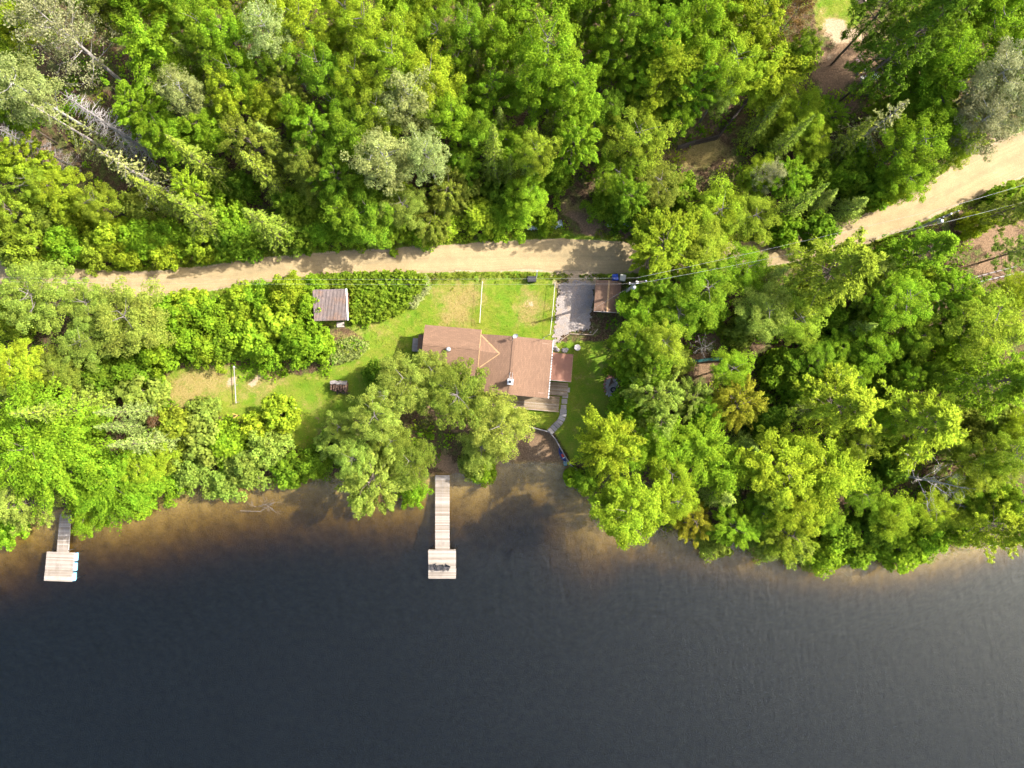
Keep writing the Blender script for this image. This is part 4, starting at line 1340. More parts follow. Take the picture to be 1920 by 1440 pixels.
# ------------------------------------------------------------------ plants: prototype meshes
def unit(a):
    return a / (np.linalg.norm(a, axis=-1, keepdims=True) + 1e-9)


def leaf_quads(c, nrm, L, Wd, rg, along=None):
    """pointed leaves: c centres, nrm normals, L lengths, Wd widths"""
    n = len(c)
    a = rg.normal(size=(n, 3)) if along is None else along + rg.normal(size=(n, 3)) * 0.35
    a = unit(a - nrm * np.sum(a * nrm, 1, keepdims=True))
    b = np.cross(nrm, a)
    L = np.broadcast_to(L, (n,))[:, None]; Wd = np.broadcast_to(Wd, (n,))[:, None]
    droop = nrm * -0.12 * L
    return np.stack([c - a * L / 2, c + b * Wd / 2 + a * L * 0.05, c + a * L / 2 + droop, c - b * Wd / 2 + a * L * 0.05], 1)


def sphere_dirs(n, rg, zmin=-0.3):
    """evenly spread directions above zmin"""
    i = np.arange(n) + 0.5
    z = 1 - (1 - zmin) * i / n
    th = math.pi * (1 + 5 ** 0.5) * i + rg.uniform(0, 6)
    r = np.sqrt(np.maximum(0, 1 - z * z))
    d = np.stack([r * np.cos(th), r * np.sin(th), z], 1)
    return unit(d + rg.normal(size=d.shape) * 0.13)


def limb_tubes(b, start, ends, r0, rg, bend=0.5):
    for e in ends:
        s = np.array(start, float)
        mid = (s + e) / 2 + np.array([rg.normal() * 0.2, rg.normal() * 0.2, -bend * np.linalg.norm(e[:2] - s[:2]) * 0.25])
        b.tube([tuple(s), tuple(mid), tuple(e)], [r0, r0 * 0.6, r0 * 0.15], 5, False)


def broadleaf(seed, Rc=4.0, H=13.0, low=0.34, limbs=42, clump=0.78, per=95, leaf=0.205, fill=0.6, flat=0.7, star=0.0, squash=1.0):
    """trunk with limbs; the crown is many leaf clumps carried at the limb ends"""
    rg = np.random.default_rng(seed)
    zc = H * (low + (1 - low) * 0.42)
    up, dn = H - zc - 0.5, zc - H * low
    dirs = sphere_dirs(limbs, rg, -0.55)
    lobes = 1 + 0.22 * np.sin(dirs[:, 0] * 4 + seed) * np.cos(dirs[:, 1] * 3.3 + seed * 2) + rg.normal(size=limbs) * 0.10
    cs, outs, rad = [], [], []
    tips = []
    for d, k in zip(dirs, lobes):
        ext = np.array([Rc * d[0] * k, Rc * d[1] * k, (up if d[2] > 0 else dn) * d[2] * k * squash])
        tip = np.array([0, 0, zc]) + ext * 0.86
        tips.append(tip)
        m = rg.integers(3, 6)
        for j in range(m):
            f = 1 - (j / m) * fill + rg.normal() * 0.04
            side = rg.normal(size=3) * np.array([1, 1, 0.5]) * Rc * 0.13 * (0.3 + j * 0.4)
            cs.append(np.array([0, 0, zc]) + ext * 0.86 * f + side)
            outs.append(unit(ext + np.array([0, 0, 0.8]))); rad.append(clump * rg.uniform(0.6, 1.15) * (1 if j == 0 else 0.9))
    cs, outs, rad = np.array(cs), np.array(outs), np.array(rad)
    per = int(per * 1.35)
    N = len(cs) * per
    ci = np.repeat(np.arange(len(cs)), per)
    g = rg.normal(size=(N, 3)); g = unit(g) * rg.uniform(0.35, 1, (N, 1)) ** 0.6
    g[:, 2] *= flat
    g[:, 2] = np.where(g[:, 2] < -0.25, g[:, 2] * 0.4, g[:, 2])
    if star:
        o2 = outs[ci].copy(); o2[:, 2] *= 0.3; o2 = unit(o2)
        al = np.sum(g * o2, 1, keepdims=True)
        g = g - o2 * al
        g *= 0.55 * (1 - 0.55 * np.clip(al, 0, 1))
        g += o2 * al * star
    c = cs[ci] + g * rad[ci][:, None]
    nr = unit(np.array([0, 0, 1.1]) + unit(g) * 0.5 + outs[ci] * 0.25 + rg.normal(size=(N, 3)) * 0.40)
    al = None
    if star: al = unit(np.concatenate([outs[ci][:, :2], np.full((N, 1), -0.1)], 1))
    sz = leaf * 0.84 * rg.uniform(0.6, 1.35, N)
    V = leaf_quads(c, nr, sz * 1.15, sz * 0.85, rg, al)
    crown = quads_mesh('crown', V, M['leaf'])
    b = B()
    b.tube([(0, 0, -0.4), (0.05, 0.03, H * 0.25), (-0.04, 0.05, H * 0.55), (0, 0, H * 0.80)], [0.20, 0.16, 0.10, 0.02], 8)
    for t_ in tips:
        z0 = max(H * low * 0.8, min(t_[2] - np.linalg.norm(t_[:2]) * 0.6, H * 0.8))
        limb_tubes(b, (0, 0, z0), [np.array([0, 0, z0]) + (t_ - np.array([0, 0, z0])) * 0.8], 0.06, rg)
    return crown, b.mesh('trunk', M['bark'], True), Rc, H, (zc + up * 0.30)


def conifer(seed, Rc=2.2, H=12.0, levels=24, nb=9, dens=19, leaf=0.24, bare=0.0, dead=False, power=0.85):
    rg = np.random.default_rng(seed)
    C, Nn, A = [], [], []
    b = B()
    b.tube([(0, 0, -0.4), (0, 0, H * 0.5), (0, 0, H)], [0.17, 0.11, 0.015], 7)
    for l in range(levels):
        t = l / (levels - 1)
        z = H * (0.10 + 0.88 * t)
        ln = Rc * (1 - t) ** power + 0.12
        n = max(4, int(nb * (1 - 0.4 * t)))
        a0 = rg.uniform(0, 6)
        for k in range(n):
            a = a0 + 2 * math.pi * k / n + rg.normal() * 0.18
            L = ln * rg.uniform(0.72, 1.15)
            d = np.array([math.cos(a), math.sin(a), 0])
            end = np.array([0, 0, z]) + d * L + np.array([0, 0, -0.24 * L if not dead else -0.05 * L])
            if dead or rg.random() < 0.35:
                b.tube([(0, 0, z), tuple((np.array([0, 0, z]) + end) / 2 + [0, 0, 0.06]), tuple(end)], [0.028, 0.018, 0.006], 3, False)
            if dead:
                for q in range(5):
                    f = rg.uniform(0.3, 1); p = np.array([0, 0, z]) * (1 - f) + end * f
                    e = p + np.array([math.cos(a + rg.choice([-1, 1]) * 0.9), math.sin(a + rg.choice([-1, 1]) * 0.9), rg.uniform(-0.2, 0.3)]) * rg.uniform(0.25, 0.6)
                    b.tube([tuple(p), tuple(e)], [0.012, 0.005], 3, False)
            m = int(dens * (0.35 + L / Rc))
            m = int(m * (1 - bare)) if not dead else 0
            if m <= 0: continue
            f = rg.uniform(0.12, 1.02, m) ** 0.75
            side = np.array([-d[1], d[0], 0])
            w = rg.normal(size=m) * 0.20 * (0.25 + L) * (1.15 - f)
            p = np.array([0, 0, z])[None] * (1 - f[:, None]) + end[None] * f[:, None] + side[None] * w[:, None]
            p[:, 2] += rg.normal(size=m) * 0.07 - 0.15 * np.abs(w)
            C.append(p); Nn.append(unit(np.array([0, 0, 1.0])[None] + d[None] * 0.35 + rg.normal(size=(m, 3)) * 0.38)); A.append(unit(d[None] + side[None] * np.sign(w)[:, None] * 0.8))
    trunk = b.mesh('trunk', M['bark'], False)
    if dead: return None, trunk, Rc, H, H * 0.55
    C, Nn, A = np.concatenate(C), np.concatenate(Nn), np.concatenate(A)
    n = len(C)
    V = leaf_quads(C, Nn, leaf * rg.uniform(0.8, 1.5, n), leaf * 0.5 * rg.uniform(0.7, 1.2, n), rg, A)
    return quads_mesh('crown', V, M['needle']), trunk, Rc, H, H * 0.5


def pine(seed, Rc=5.0, H=15.0, whorls=13, nb=6, tufts=13, needles=17, leaf=0.42):
    """white pine: open whorls of long limbs ending in soft plumes of needles"""
    rg = np.random.default_rng(seed)
    b = B()
    b.tube([(0, 0, -0.4), (0.05, 0, H * 0.5), (0, 0, H)], [0.24, 0.16, 0.03], 8)
    C, D = [], []
    for l in range(whorls):
        t = l / (whorls - 1)
        z = H * (0.32 + 0.66 * t)
        ln = Rc * (1 - t ** 1.6) * (0.75 + 0.25 * math.sin(min(1, t * 4) * math.pi / 2)) + 0.35
        a0 = rg.uniform(0, 6)
        for k in range(nb):
            a = a0 + 2 * math.pi * k / nb + rg.normal() * 0.25
            L = ln * rg.uniform(0.6, 1.15)
            d = np.array([math.cos(a), math.sin(a), 0]); s = np.array([-d[1], d[0], 0])
            rise = rg.uniform(0.0, 0.22) * L
            end = np.array([0, 0, z]) + d * L + np.array([0, 0, rise])
            b.tube([(0, 0, z), tuple(np.array([0, 0, z - 0.08 * L]) + d * L * 0.5), tuple(end)], [0.05, 0.035, 0.01], 4, False)
            f = rg.uniform(0.30, 1.0, tufts) ** 0.7
            w = rg.normal(size=tufts) * 0.22 * L * (1.05 - f) + rg.normal(size=tufts) * 0.12
            p = np.array([0, 0, z])[None] + d[None] * (L * f)[:, None] + s[None] * w[:, None]
            p[:, 2] += rise * f ** 2 + rg.normal(size=tufts) * 0.10
            C.append(p); D.append(unit(d[None] * 1.0 + s[None] * np.sign(w)[:, None] * np.minimum(1, np.abs(w))[:, None] + np.array([0, 0, 0.35])[None]))
    C, D = np.concatenate(C), np.concatenate(D)
    ci = np.repeat(np.arange(len(C)), needles)
    n = len(ci)
    dirn = unit(D[ci] + rg.normal(size=(n, 3)) * 0.62)
    ln = leaf * rg.uniform(0.6, 1.2, n)
    c = C[ci] + dirn * (ln * 0.5)[:, None] + rg.normal(size=(n, 3)) * 0.10
    nr = unit(np.array([0, 0, 1.0]) + rg.normal(size=(n, 3)) * 0.45)
    V = leaf_quads(c, nr, ln, 0.10 * rg.uniform(0.7, 1.3, n), rg, dirn * 3)
    return quads_mesh('crown', V, M['needle']), b.mesh('trunk', M['bark'], True), Rc, H, H * 0.68


def bare_tree(seed, Rc=4.0, H=12.0, leafy=0, low=0.35, nbr=20):
    rg = np.random.default_rng(seed)
    b = B()
    b.tube([(0, 0, -0.4), (0.08, 0.05, H * 0.4), (0, 0.1, H * 0.75), (0.1, 0, H)], [0.18, 0.14, 0.07, 0.015], 8)
    tips = []

    def grow(p, d, L, r, depth):
        q = p + d * L * 0.5 + rg.normal(size=3) * 0.06 * L
        e = p + d * L + np.array([0, 0, 0.06 * L])
        b.tube([tuple(p), tuple(q), tuple(e)], [r, r * 0.7, r * 0.35], 4 if depth < 1 else 3, False)
        tips.append(e)
        if depth >= 3: return
        for k in range(4 if depth < 1 else 3):
            f = rg.uniform(0.35, 1.0)
            s = p + (e - p) * f
            grow(s, unit(d + rg.normal(size=3) * 0.55 + np.array([0, 0, 0.12])), L * rg.uniform(0.35, 0.55), r * 0.45, depth + 1)
    for k in range(nbr):
        t = low + (1 - low) * k / nbr
        a = k * 2.4 + rg.uniform(-0.4, 0.4)
        d = unit(np.array([math.cos(a), math.sin(a), 0.25 + 0.6 * t]))
        grow(np.array([0, 0, H * t]), d, Rc * (1.05 - 0.75 * t) * rg.uniform(0.7, 1.1), 0.055 * (1.2 - t), 0)
    crown = None
    if leafy:
        T = np.array(tips)
        c = T[rg.integers(0, len(T), leafy)] + rg.normal(size=(leafy, 3)) * 0.22
        V = leaf_quads(c, unit(np.array([0, 0, 0.7]) + rg.normal(size=(leafy, 3)) * 0.6), 0.17 * rg.uniform(0.6, 1.4, leafy), 0.12, rg)
        crown = quads_mesh('crown', V, M['leaf'])
    return crown, b.mesh('trunk', M['bark'], False), Rc, H, H * 0.62


def shrub(seed, Rc=2.4, H=3.2, clumps=46, per=72, leaf=0.225, clump=0.62):
    rg = np.random.default_rng(seed)
    d = sphere_dirs(clumps, rg, -0.05)
    k = 1 + 0.18 * np.sin(d[:, 0] * 5 + seed) * np.cos(d[:, 1] * 4 + seed) + rg.normal(size=clumps) * 0.12
    cs = np.stack([d[:, 0] * Rc * 0.85 * k, d[:, 1] * Rc * 0.85 * k, 0.35 + d[:, 2] * (H - 0.7) * k], 1)
    inner = cs * np.array([0.6, 0.6, 0.85]); cs = np.concatenate([cs, inner[::2]])
    ci = np.repeat(np.arange(len(cs)), per); N = len(ci)
    g = unit(rg.normal(size=(N, 3))) * rg.uniform(0.3, 1, (N, 1)) ** 0.6; g[:, 2] *= 0.65
    c = cs[ci] + g * clump * rg.uniform(0.7, 1.2, len(cs))[ci][:, None]
    c[:, 2] = np.maximum(c[:, 2], 0.08)
    nr = unit(np.array([0, 0, 1.05]) + unit(g) * 0.5 + unit(cs)[ci] * 0.25 + rg.normal(size=(N, 3)) * 0.4)
    sz = leaf * rg.uniform(0.65, 1.35, N)
    crown = quads_mesh('crown', leaf_quads(c, nr, sz * 1.15, sz * 0.85, rg), M['leaf'])
    b = B()
    for i in range(9):
        e = cs[rg.integers(0, len(cs))]
        b.tube([(rg.normal() * 0.12, rg.normal() * 0.12, -0.2), tuple(e * np.array([0.5, 0.5, 0.6])), tuple(e)], [0.05, 0.035, 0.01], 4, False)
    return crown, b.mesh('trunk', M['bark'], False), Rc, H, H * 0.5


PROTO = {
    'b': [broadleaf(1), broadleaf(2, limbs=36, clump=0.9, per=105), broadleaf(3, limbs=48, clump=0.7, per=88, leaf=0.19), broadleaf(4, limbs=32, clump=0.98, per=110, fill=0.65), broadleaf(5, limbs=44, clump=0.9, leaf=0.21, per=86, star=1.0)],
    'a': [broadleaf(11, limbs=36, clump=0.8, per=85, leaf=0.165, fill=0.7, flat=0.8), broadleaf(12, limbs=40, clump=0.7, per=85, leaf=0.16, fill=0.75, flat=0.85), broadleaf(13, limbs=32, clump=0.9, per=92, leaf=0.17, fill=0.7)],
    'm': [broadleaf(21, limbs=34, clump=1.35, per=95, leaf=0.24, star=1.25, flat=0.4), broadleaf(22, limbs=38, clump=1.5, per=88, leaf=0.23, star=1.35, flat=0.4)],
    'M': [broadleaf(25, Rc=7.0, H=13, limbs=62, clump=1.6, per=120, leaf=0.22, star=1.5, flat=0.35, fill=0.6)],
    'p': [broadleaf(31, Rc=3.0, H=15, low=0.35, limbs=34, clump=0.7, per=66, leaf=0.155, fill=0.75, flat=0.9), broadleaf(32, Rc=3.0, H=15, low=0.4, limbs=30, clump=0.75, per=66, leaf=0.155, fill=0.7, flat=0.9)],
    's': [conifer(41), conifer(42, levels=26, nb=9), conifer(43, Rc=2.0, levels=22)],
    't': [conifer(51, Rc=2.4, H=14, levels=22, nb=7, dens=17, leaf=0.22), conifer(52, Rc=2.4, H=14, levels=20, nb=6, dens=15, leaf=0.22)],
    'd': [conifer(61, Rc=1.7, H=14, levels=30, nb=6, dead=True)],
    'n': [pine(71), pine(72, whorls=12, nb=5), pine(73, whorls=14, nb=6, tufts=12)],
    'c': [broadleaf(81, Rc=3.0, H=8, low=0.1, limbs=46, clump=0.7, per=70, leaf=0.16, fill=0.5, flat=1.0, star=1.0), broadleaf(82, Rc=3.0, H=8, low=0.12, limbs=42, clump=0.75, per=74, leaf=0.16, fill=0.55, flat=1.0, star=0.9)],
    'x': [bare_tree(91, leafy=0), bare_tree(92, leafy=0, nbr=16)],
    'y': [bare_tree(93, leafy=8500, nbr=34, low=0.28)],
    'h': [shrub(101), shrub(102, leaf=0.205, per=76), shrub(103, clumps=38, leaf=0.28, per=62), shrub(104, clumps=54, leaf=0.17, per=76, clump=0.55)],
}
NOUN = {'b': ('broadleaf tree', 'broadleaf_tree'), 'a': ('airy birch', 'birch_tree'), 'm': ('maple-like tree', 'maple_tree'), 'M': ('big spreading maple-like tree', 'maple_tree'), 'p': ('slender poplar', 'poplar_tree'), 's': ('spire-shaped spruce', 'spruce_tree'),
        't': ('sparse conifer', 'sparse_conifer'), 'd': ('dead bare conifer', 'dead_conifer'), 'n': ('plumed pine', 'pine_tree'), 'c': ('bushy conifer', 'cedar_tree'), 'x': ('bare leafless tree', 'bare_tree'),
        'y': ('thinly leaved tree', 'bare_tree'), 'h': ('leafy shrub', 'shrub')}
TINT = {  # leaf albedo
    'lime': ('lime green', (0.250, 0.335, 0.022)), 'bright': ('bright green', (0.180, 0.298, 0.018)), 'green': ('mid green', (0.158, 0.258, 0.018)), 'deep': ('deep green', (0.118, 0.200, 0.016)),
    'olive': ('olive', (0.178, 0.225, 0.030)), 'pale': ('pale silvery', (0.265, 0.310, 0.100)), 'gold': ('golden', (0.270, 0.270, 0.024)), 'yel': ('yellow-green', (0.222, 0.298, 0.026)),
    'blue': ('blue-green', (0.165, 0.225, 0.055)), 'grey': ('grey', (0.26, 0.275, 0.135)), 'brown': ('reddish brown', (0.22, 0.13, 0.06)), 'soft': ('soft green', (0.215, 0.290, 0.045)),
    'tan': ('tan-green', (0.205, 0.215, 0.070)), 'fir': ('moss green', (0.168, 0.228, 0.026)), 'sage': ('sage green', (0.235, 0.292, 0.046)),
}

# ------------------------------------------------------------------ plants: where each one stands
# kind, crown centre px, py, crown radius px, height m, tint
TREES = '''
b 12 48 50 12 lime; y 118 62 88 16 grey; m 275 88 58 13 bright; b 195 20 40 10 olive; p 28 150 62 16 pale; a 375 40 50 14 green; b 440 70 50 14 bright; p 495 45 46 16 pale; a 570 50 62 14 lime
a 447 130 48 13 bright; b 432 178 46 12 lime; a 600 130 52 13 green; p 335 168 44 14 pale; b 262 198 52 11 bright; b 305 248 48 10 bright; b 385 240 40 10 bright; d 212 238 42 15 grey; t 150 248 48 15 tan
t 255 322 54 14 tan; b 18 218 38 9 green; d 62 272 26 14 grey; s 376 306 42 13 fir; s 500 330 38 13 fir; s 366 402 48 13 fir; s 504 424 44 13 fir; c 462 268 50 12 olive; b 590 232 44 11 bright
b 548 205 36 10 bright; b 40 290 46 10 lime; b 100 350 48 8 lime; c 30 395 46 9 yel; a 178 378 42 9 yel; a 55 340 40 10 yel; b 325 130 36 10 green; a 520 110 40 12 green; b 540 160 36 11 olive; b 350 45 40 12 green
h 270 445 48 4.5 bright; h 208 435 42 5 lime; h 120 455 44 5 bright; h 60 465 42 5 yel; h 325 445 38 4 bright; h 310 482 34 3.5 lime; h 175 488 32 3.5 yel; h 20 470 36 4 olive; h 236 486 30 3.5 lime; h 90 410 40 5 olive
h 402 345 32 5 green; h 432 455 42 4.5 green; h 555 445 42 4.5 deep; h 580 385 42 5 green; h 470 470 34 3.5 green; h 425 395 36 5 bright; h 600 465 34 3.5 bright; h 540 385 34 5 deep; h 450 350 34 5 deep; h 380 470 36 4 lime; h 130 400 36 4.5 lime; h 260 390 36 5 olive
b 625 330 48 11 green; b 565 300 42 10 olive; b 640 395 44 9 green; a 580 345 40 8 olive
a 690 55 62 15 lime; a 745 105 56 15 lime; a 812 148 62 14 lime; a 662 140 46 13 lime; a 640 30 46 14 lime; a 830 50 42 13 green; p 765 178 52 15 pale; p 715 290 60 14 pale; p 800 285 46 14 pale
b 652 248 54 12 green; b 852 208 46 12 bright; a 885 50 44 14 green; b 930 75 42 13 bright; b 920 178 46 12 bright; b 895 245 40 10 green; a 1040 92 80 17 bright; b 1088 178 58 14 bright; b 1005 168 44 13 bright; b 1082 262 50 12 bright
a 1005 275 44 13 yel; s 922 292 38 14 fir; c 842 348 40 9 olive; b 872 302 34 8 green; b 992 365 46 8 bright; b 692 400 56 9 green; a 758 385 50 9 soft; c 815 415 38 6 olive; b 770 60 40 13 lime; b 965 20 40 13 green; a 720 210 46 13 yel
h 900 415 44 4.5 lime; h 950 425 40 4 bright; h 652 452 42 4.5 bright; h 742 445 44 4.5 green; h 830 452 40 4 lime; h 700 455 34 3.5 soft; h 870 370 40 5 olive; h 1020 410 26 3 bright; h 785 455 34 3.5 bright; h 930 360 36 4.5 deep; h 1040 330 36 5 green
b 1128 78 40 12 lime; b 1182 40 56 14 green; b 1238 52 56 14 bright; m 1258 128 64 13 lime; b 1188 142 46 10 bright; a 1195 258 66 10 yel; a 1155 325 50 8 green; a 1235 345 52 8 olive; b 1140 205 40 10 deep; h 1130 385 30 4 green; h 1165 400 32 4 deep; h 1215 395 40 5 green; b 1270 205 38 9 bright
b 1318 45 58 14 bright; a 1370 110 64 14 lime; m 1452 122 66 11 lime; b 1418 55 52 13 lime; y 1475 42 44 12 brown; b 1508 85 32 12 yel; b 1310 150 46 12 bright; n 1712 62 74 19 deep; n 1765 20 60 19 deep; s 1750 72 48 17 deep; a 1862 42 66 14 bright
b 1795 110 56 13 bright; b 1715 172 48 8 bright; b 1668 208 38 6 lime; b 1752 195 46 10 bright; c 1556 212 34 6 bright; b 1512 205 48 7 lime; b 1530 268 40 6 lime; p 1885 128 58 15 grey; p 1855 222 60 13 grey; t 1640 240 56 13 tan; a 1715 262 64 11 bright
a 1700 332 52 8 bright; b 1775 245 38 9 bright; b 1430 330 44 5.5 lime; a 1350 395 60 7 lime; y 1440 332 34 8 grey; b 1490 328 40 8 bright; b 1325 435 46 7 yel; h 1570 332 32 5 bright; h 1652 392 40 4.5 green; s 1600 388 30 6 soft; s 1548 372 26 6 soft; h 1470 432 32 4 bright; h 1535 430 38 4 green
a 1415 405 52 7 yel; h 1600 340 30 5 green; h 1610 300 36 5 bright; h 1520 330 36 5 deep; h 1680 360 34 4 lime; h 1280 355 34 4 green; h 1450 255 30 2.5 yel; b 1600 30 0 0 skip
b 1250 452 70 9 lime; b 1322 480 46 8 yel; a 1330 545 60 9 green; a 1402 500 52 8 bright; b 1214 578 54 5.5 bright; b 1188 645 42 10 green; a 1272 585 52 7 green; a 1248 640 46 13 yel; n 1580 500 92 15 yel; n 1748 468 60 12 bright; h 1832 420 26 4 lime
n 1908 385 42 11 olive; h 1880 352 34 4 green; n 1918 468 38 10 soft; a 1700 565 64 12 bright; b 1790 545 52 11 bright; a 1850 600 72 13 yel; a 1910 545 44 12 lime; a 1440 585 56 9 soft; a 1502 595 56 9 yel; b 1640 652 46 8 bright; x 1318 650 30 5 grey
c 1390 752 50 8 gold; a 1372 690 42 7 bright; b 1532 675 46 7 green; n 1590 765 86 13 lime; n 1738 792 88 13 lime; n 1880 715 80 15 bright; c 1228 735 46 12 soft; c 1300 748 40 6 soft; c 1238 790 36 11 soft; h 1184 690 38 7 bright; b 1218 690 42 11 green; h 1330 590 36 5 bright; h 1465 690 40 5 green; h 1500 730 40 5 bright
h 1640 590 40 5 deep; h 1560 600 40 5 green; h 1700 660 44 5 deep; h 1780 650 40 5 bright; h 1440 790 44 5 deep; h 1670 870 44 5 deep; h 1800 700 40 5 green; h 1184 770 42 7 green; h 1390 620 36 5 olive; h 1680 480 40 5 bright; h 1270 680 30 3 olive; h 1660 720 40 5 deep; b 1640 560 44 9 yel
m 1145 842 62 13 lime; m 1230 828 48 9 bright; m 1312 838 56 9 bright; a 1262 885 46 9 lime; b 1186 958 72 14 lime; a 1275 935 42 9 lime; m 1365 885 50 8 bright; b 1472 882 72 10 lime; m 1560 880 62 10 lime; b 1500 955 52 9 lime; a 1620 930 40 7 green
c 1300 978 40 5 gold; b 1382 985 48 6 bright; a 1430 960 40 6 green; c 1475 1005 48 7 yel; h 1440 1022 38 3.5 soft; h 1545 1038 38 3.5 bright; h 1612 1040 28 3 green; h 1690 1030 46 3.5 bright; h 1340 1010 34 3 olive; h 1500 1035 34 3 soft; h 1645 990 40 4 deep; h 1580 1000 36 4 green; h 1740 1010 40 3.5 bright
x 1745 900 66 13 grey; a 1795 945 50 6 yel; a 1832 872 56 8 yel; b 1862 945 52 7 bright; n 1890 992 66 13 lime; a 1905 850 46 12 yel; b 1680 960 46 7 lime; h 1800 985 44 4 bright; h 1820 800 40 4 olive; h 1870 800 44 5 olive; h 1100 905 26 2.5 green; h 1075 895 20 2 bright
b 20 -40 56 13 green; a 95 -45 50 14 soft; b 235 -30 54 13 bright; b 330 -35 50 13 green; a 420 -35 50 14 lime; b 530 -30 54 14 lime; a 620 -40 50 14 lime; b 735 -20 56 14 bright; a 800 -30 46 14 lime; b 880 -25 46 13 green; b 960 -45 50 14 bright; b 1060 -30 60 15 bright; b 1140 -20 50 14 green; b 1230 -40 54 14 deep; b 1320 -45 54 14 bright; b 1400 -30 54 14 lime; b 1480 -45 46 13 green; n 1700 -30 60 19 deep; b 1800 -20 60 15 bright; b 1900 -30 60 15 bright; b 1945 130 56 14 bright; b 1950 40 56 14 bright; p 1930 190 50 14 grey; b -30 120 52 13 green; b -35 300 50 11 lime; b -30 420 46 9 yel
a 62 548 76 10 soft; a 240 598 76 9 sage; a 150 640 54 8 soft; b 30 690 58 8 lime; h 330 590 40 5 bright; a 160 560 50 8 soft; b 110 690 44 7 olive; h 195 700 40 4.5 deep; h 250 695 38 4 green; h 300 660 40 4.5 bright; h 12 600 40 5 yel
h 352 570 36 4 lime; h 400 592 42 4.5 bright; h 448 562 40 4 lime; h 470 630 44 4.5 bright; h 540 540 38 5 lime; h 520 598 44 4.5 lime; h 560 640 44 5 bright; h 600 648 28 3.5 bright; h 428 645 36 4 green; h 500 662 36 4 bright; h 360 640 40 4.5 bright; h 575 570 30 4 bright; h 490 560 34 4 bright; h 395 655 34 4 lime; h 545 510 30 4.5 lime; h 590 530 24 3 bright
M 60 838 118 12 bright; m 205 905 78 9 bright; b 262 872 46 8 lime; s 118 768 46 15 fir; s 238 772 26 12 blue; s 226 802 23 10 blue; s 268 832 32 14 blue; y 292 787 20 3 brown; h 335 800 44 4 yel; h 385 832 46 4.5 soft; h 432 832 42 4 bright; h 362 882 44 4 soft; h 305 905 40 4 bright; h 458 872 44 4.5 soft; h 418 902 36 3.5 soft; h 500 835 40 4.5 soft
h 522 778 38 4 lime; h 90 722 44 4 yel; h 165 735 44 4 soft; h 265 735 46 3.5 soft; a 30 725 40 7 soft; n 32 945 64 10 soft; h 2 990 40 3.5 bright; b 162 962 42 6 bright; h 255 945 32 3 bright; h 320 860 40 4 yel; h 545 880 36 3.5 green; h 150 790 44 5 bright; h 480 800 30 3.5 lime; h 380 775 34 3 soft
a 762 708 58 9 sage; a 852 735 66 9 olive; a 932 792 62 9 sage; a 700 778 58 10 sage; a 905 838 44 6 soft; a 655 855 42 9 soft; c 690 905 66 10 soft; a 772 862 48 7 olive; h 615 835 28 4 soft; h 772 922 30 3 bright; a 640 800 34 6 soft; x 728 745 24 9 grey; h 890 872 30 3.5 soft; h 905 885 26 3 bright; s 888 825 18 5 blue; a 810 690 40 8 sage; a 730 830 40 8 olive; h 590 870 34 4 green; h 702 700 26 4 deep; h 720 860 34 5 olive
'''
EAST, WEST = 'east', 'west'
ZONES = [  # test on (px, py) -> (phrase, landmark px, landmark words, group)
    (lambda x, y: y < 497 and x < 640 and y < 492 - 0 * x, 'uphill of the road', (618, 571), 'the tin-roofed shed', 'trees uphill of the road, shed end'),
    (lambda x, y: y < 470 and x < 1110, 'uphill behind the cabin', (1090, 400), 'the grassy track', 'trees uphill of the road behind the cabin'),
    (lambda x, y: y < 445 and not (x > 1800 and y > 345), 'uphill of the bending road', (1783, 401), 'the bend pole', 'trees uphill of the bending road'),
    (lambda x, y: x < 660 and y < 708 and not (y > 685 and x < 290), 'between road and west lawn', (618, 571), 'the tin-roofed shed', 'bushes and trees between the road and the west lawn'),
    (lambda x, y: x < 570, 'on the west shore', (120, 1000), 'the short dock', 'plants on the west shore'),
    (lambda x, y: x < 1000, 'below the cabin', (829, 960), 'the long dock', 'clump between the cabin and the long dock'),
    (lambda x, y: y > 800, 'on the shore east of the beach', (1060, 850), 'the navy kayak', 'plants on the east shore'),
    (lambda x, y: True, 'east of the cabin', (1138, 556), 'the garden shed', 'grove east of the cabin'),
]
ORD = ['first', 'second', 'third', 'fourth', 'fifth', 'sixth', 'seventh', 'eighth', 'ninth', 'tenth', 'eleventh', 'twelfth', 'thirteenth', 'fourteenth', 'fifteenth', 'sixteenth', 'seventeenth', 'eighteenth', 'nineteenth', 'twentieth', 'twenty-first', 'twenty-second', 'twenty-third', 'twenty-fourth', 'twenty-fifth', 'twenty-sixth', 'twenty-seventh', 'twenty-eighth', 'twenty-ninth', 'thirtieth']
BARK = {'p': (0.30, 0.29, 0.26), 'a': (0.15, 0.13, 0.11), 'd': (0.26, 0.235, 0.215), 'x': (0.30, 0.27, 0.25), 'y': (0.30, 0.27, 0.245), 't': (0.30, 0.26, 0.23)}


def parse_trees():
    rows = []
    for part in TREES.replace('\n', ';').split(';'):
        w = part.split()
        if len(w) != 6 or w[5] == 'skip': continue
        rows.append((w[0], float(w[1]), float(w[2]), float(w[3]), float(w[4]), w[5]))
    return rows


def px_of(x, y, z):
    """where a point shows in the survey picture"""
    dx, dy, dz = x, y, z - CAM_H
    yc = dy * CT + dz * ST; zc_ = -dy * ST + dz * CT
    return 960 + 1280 * dx / -zc_, 720 - 1280 * yc / -zc_


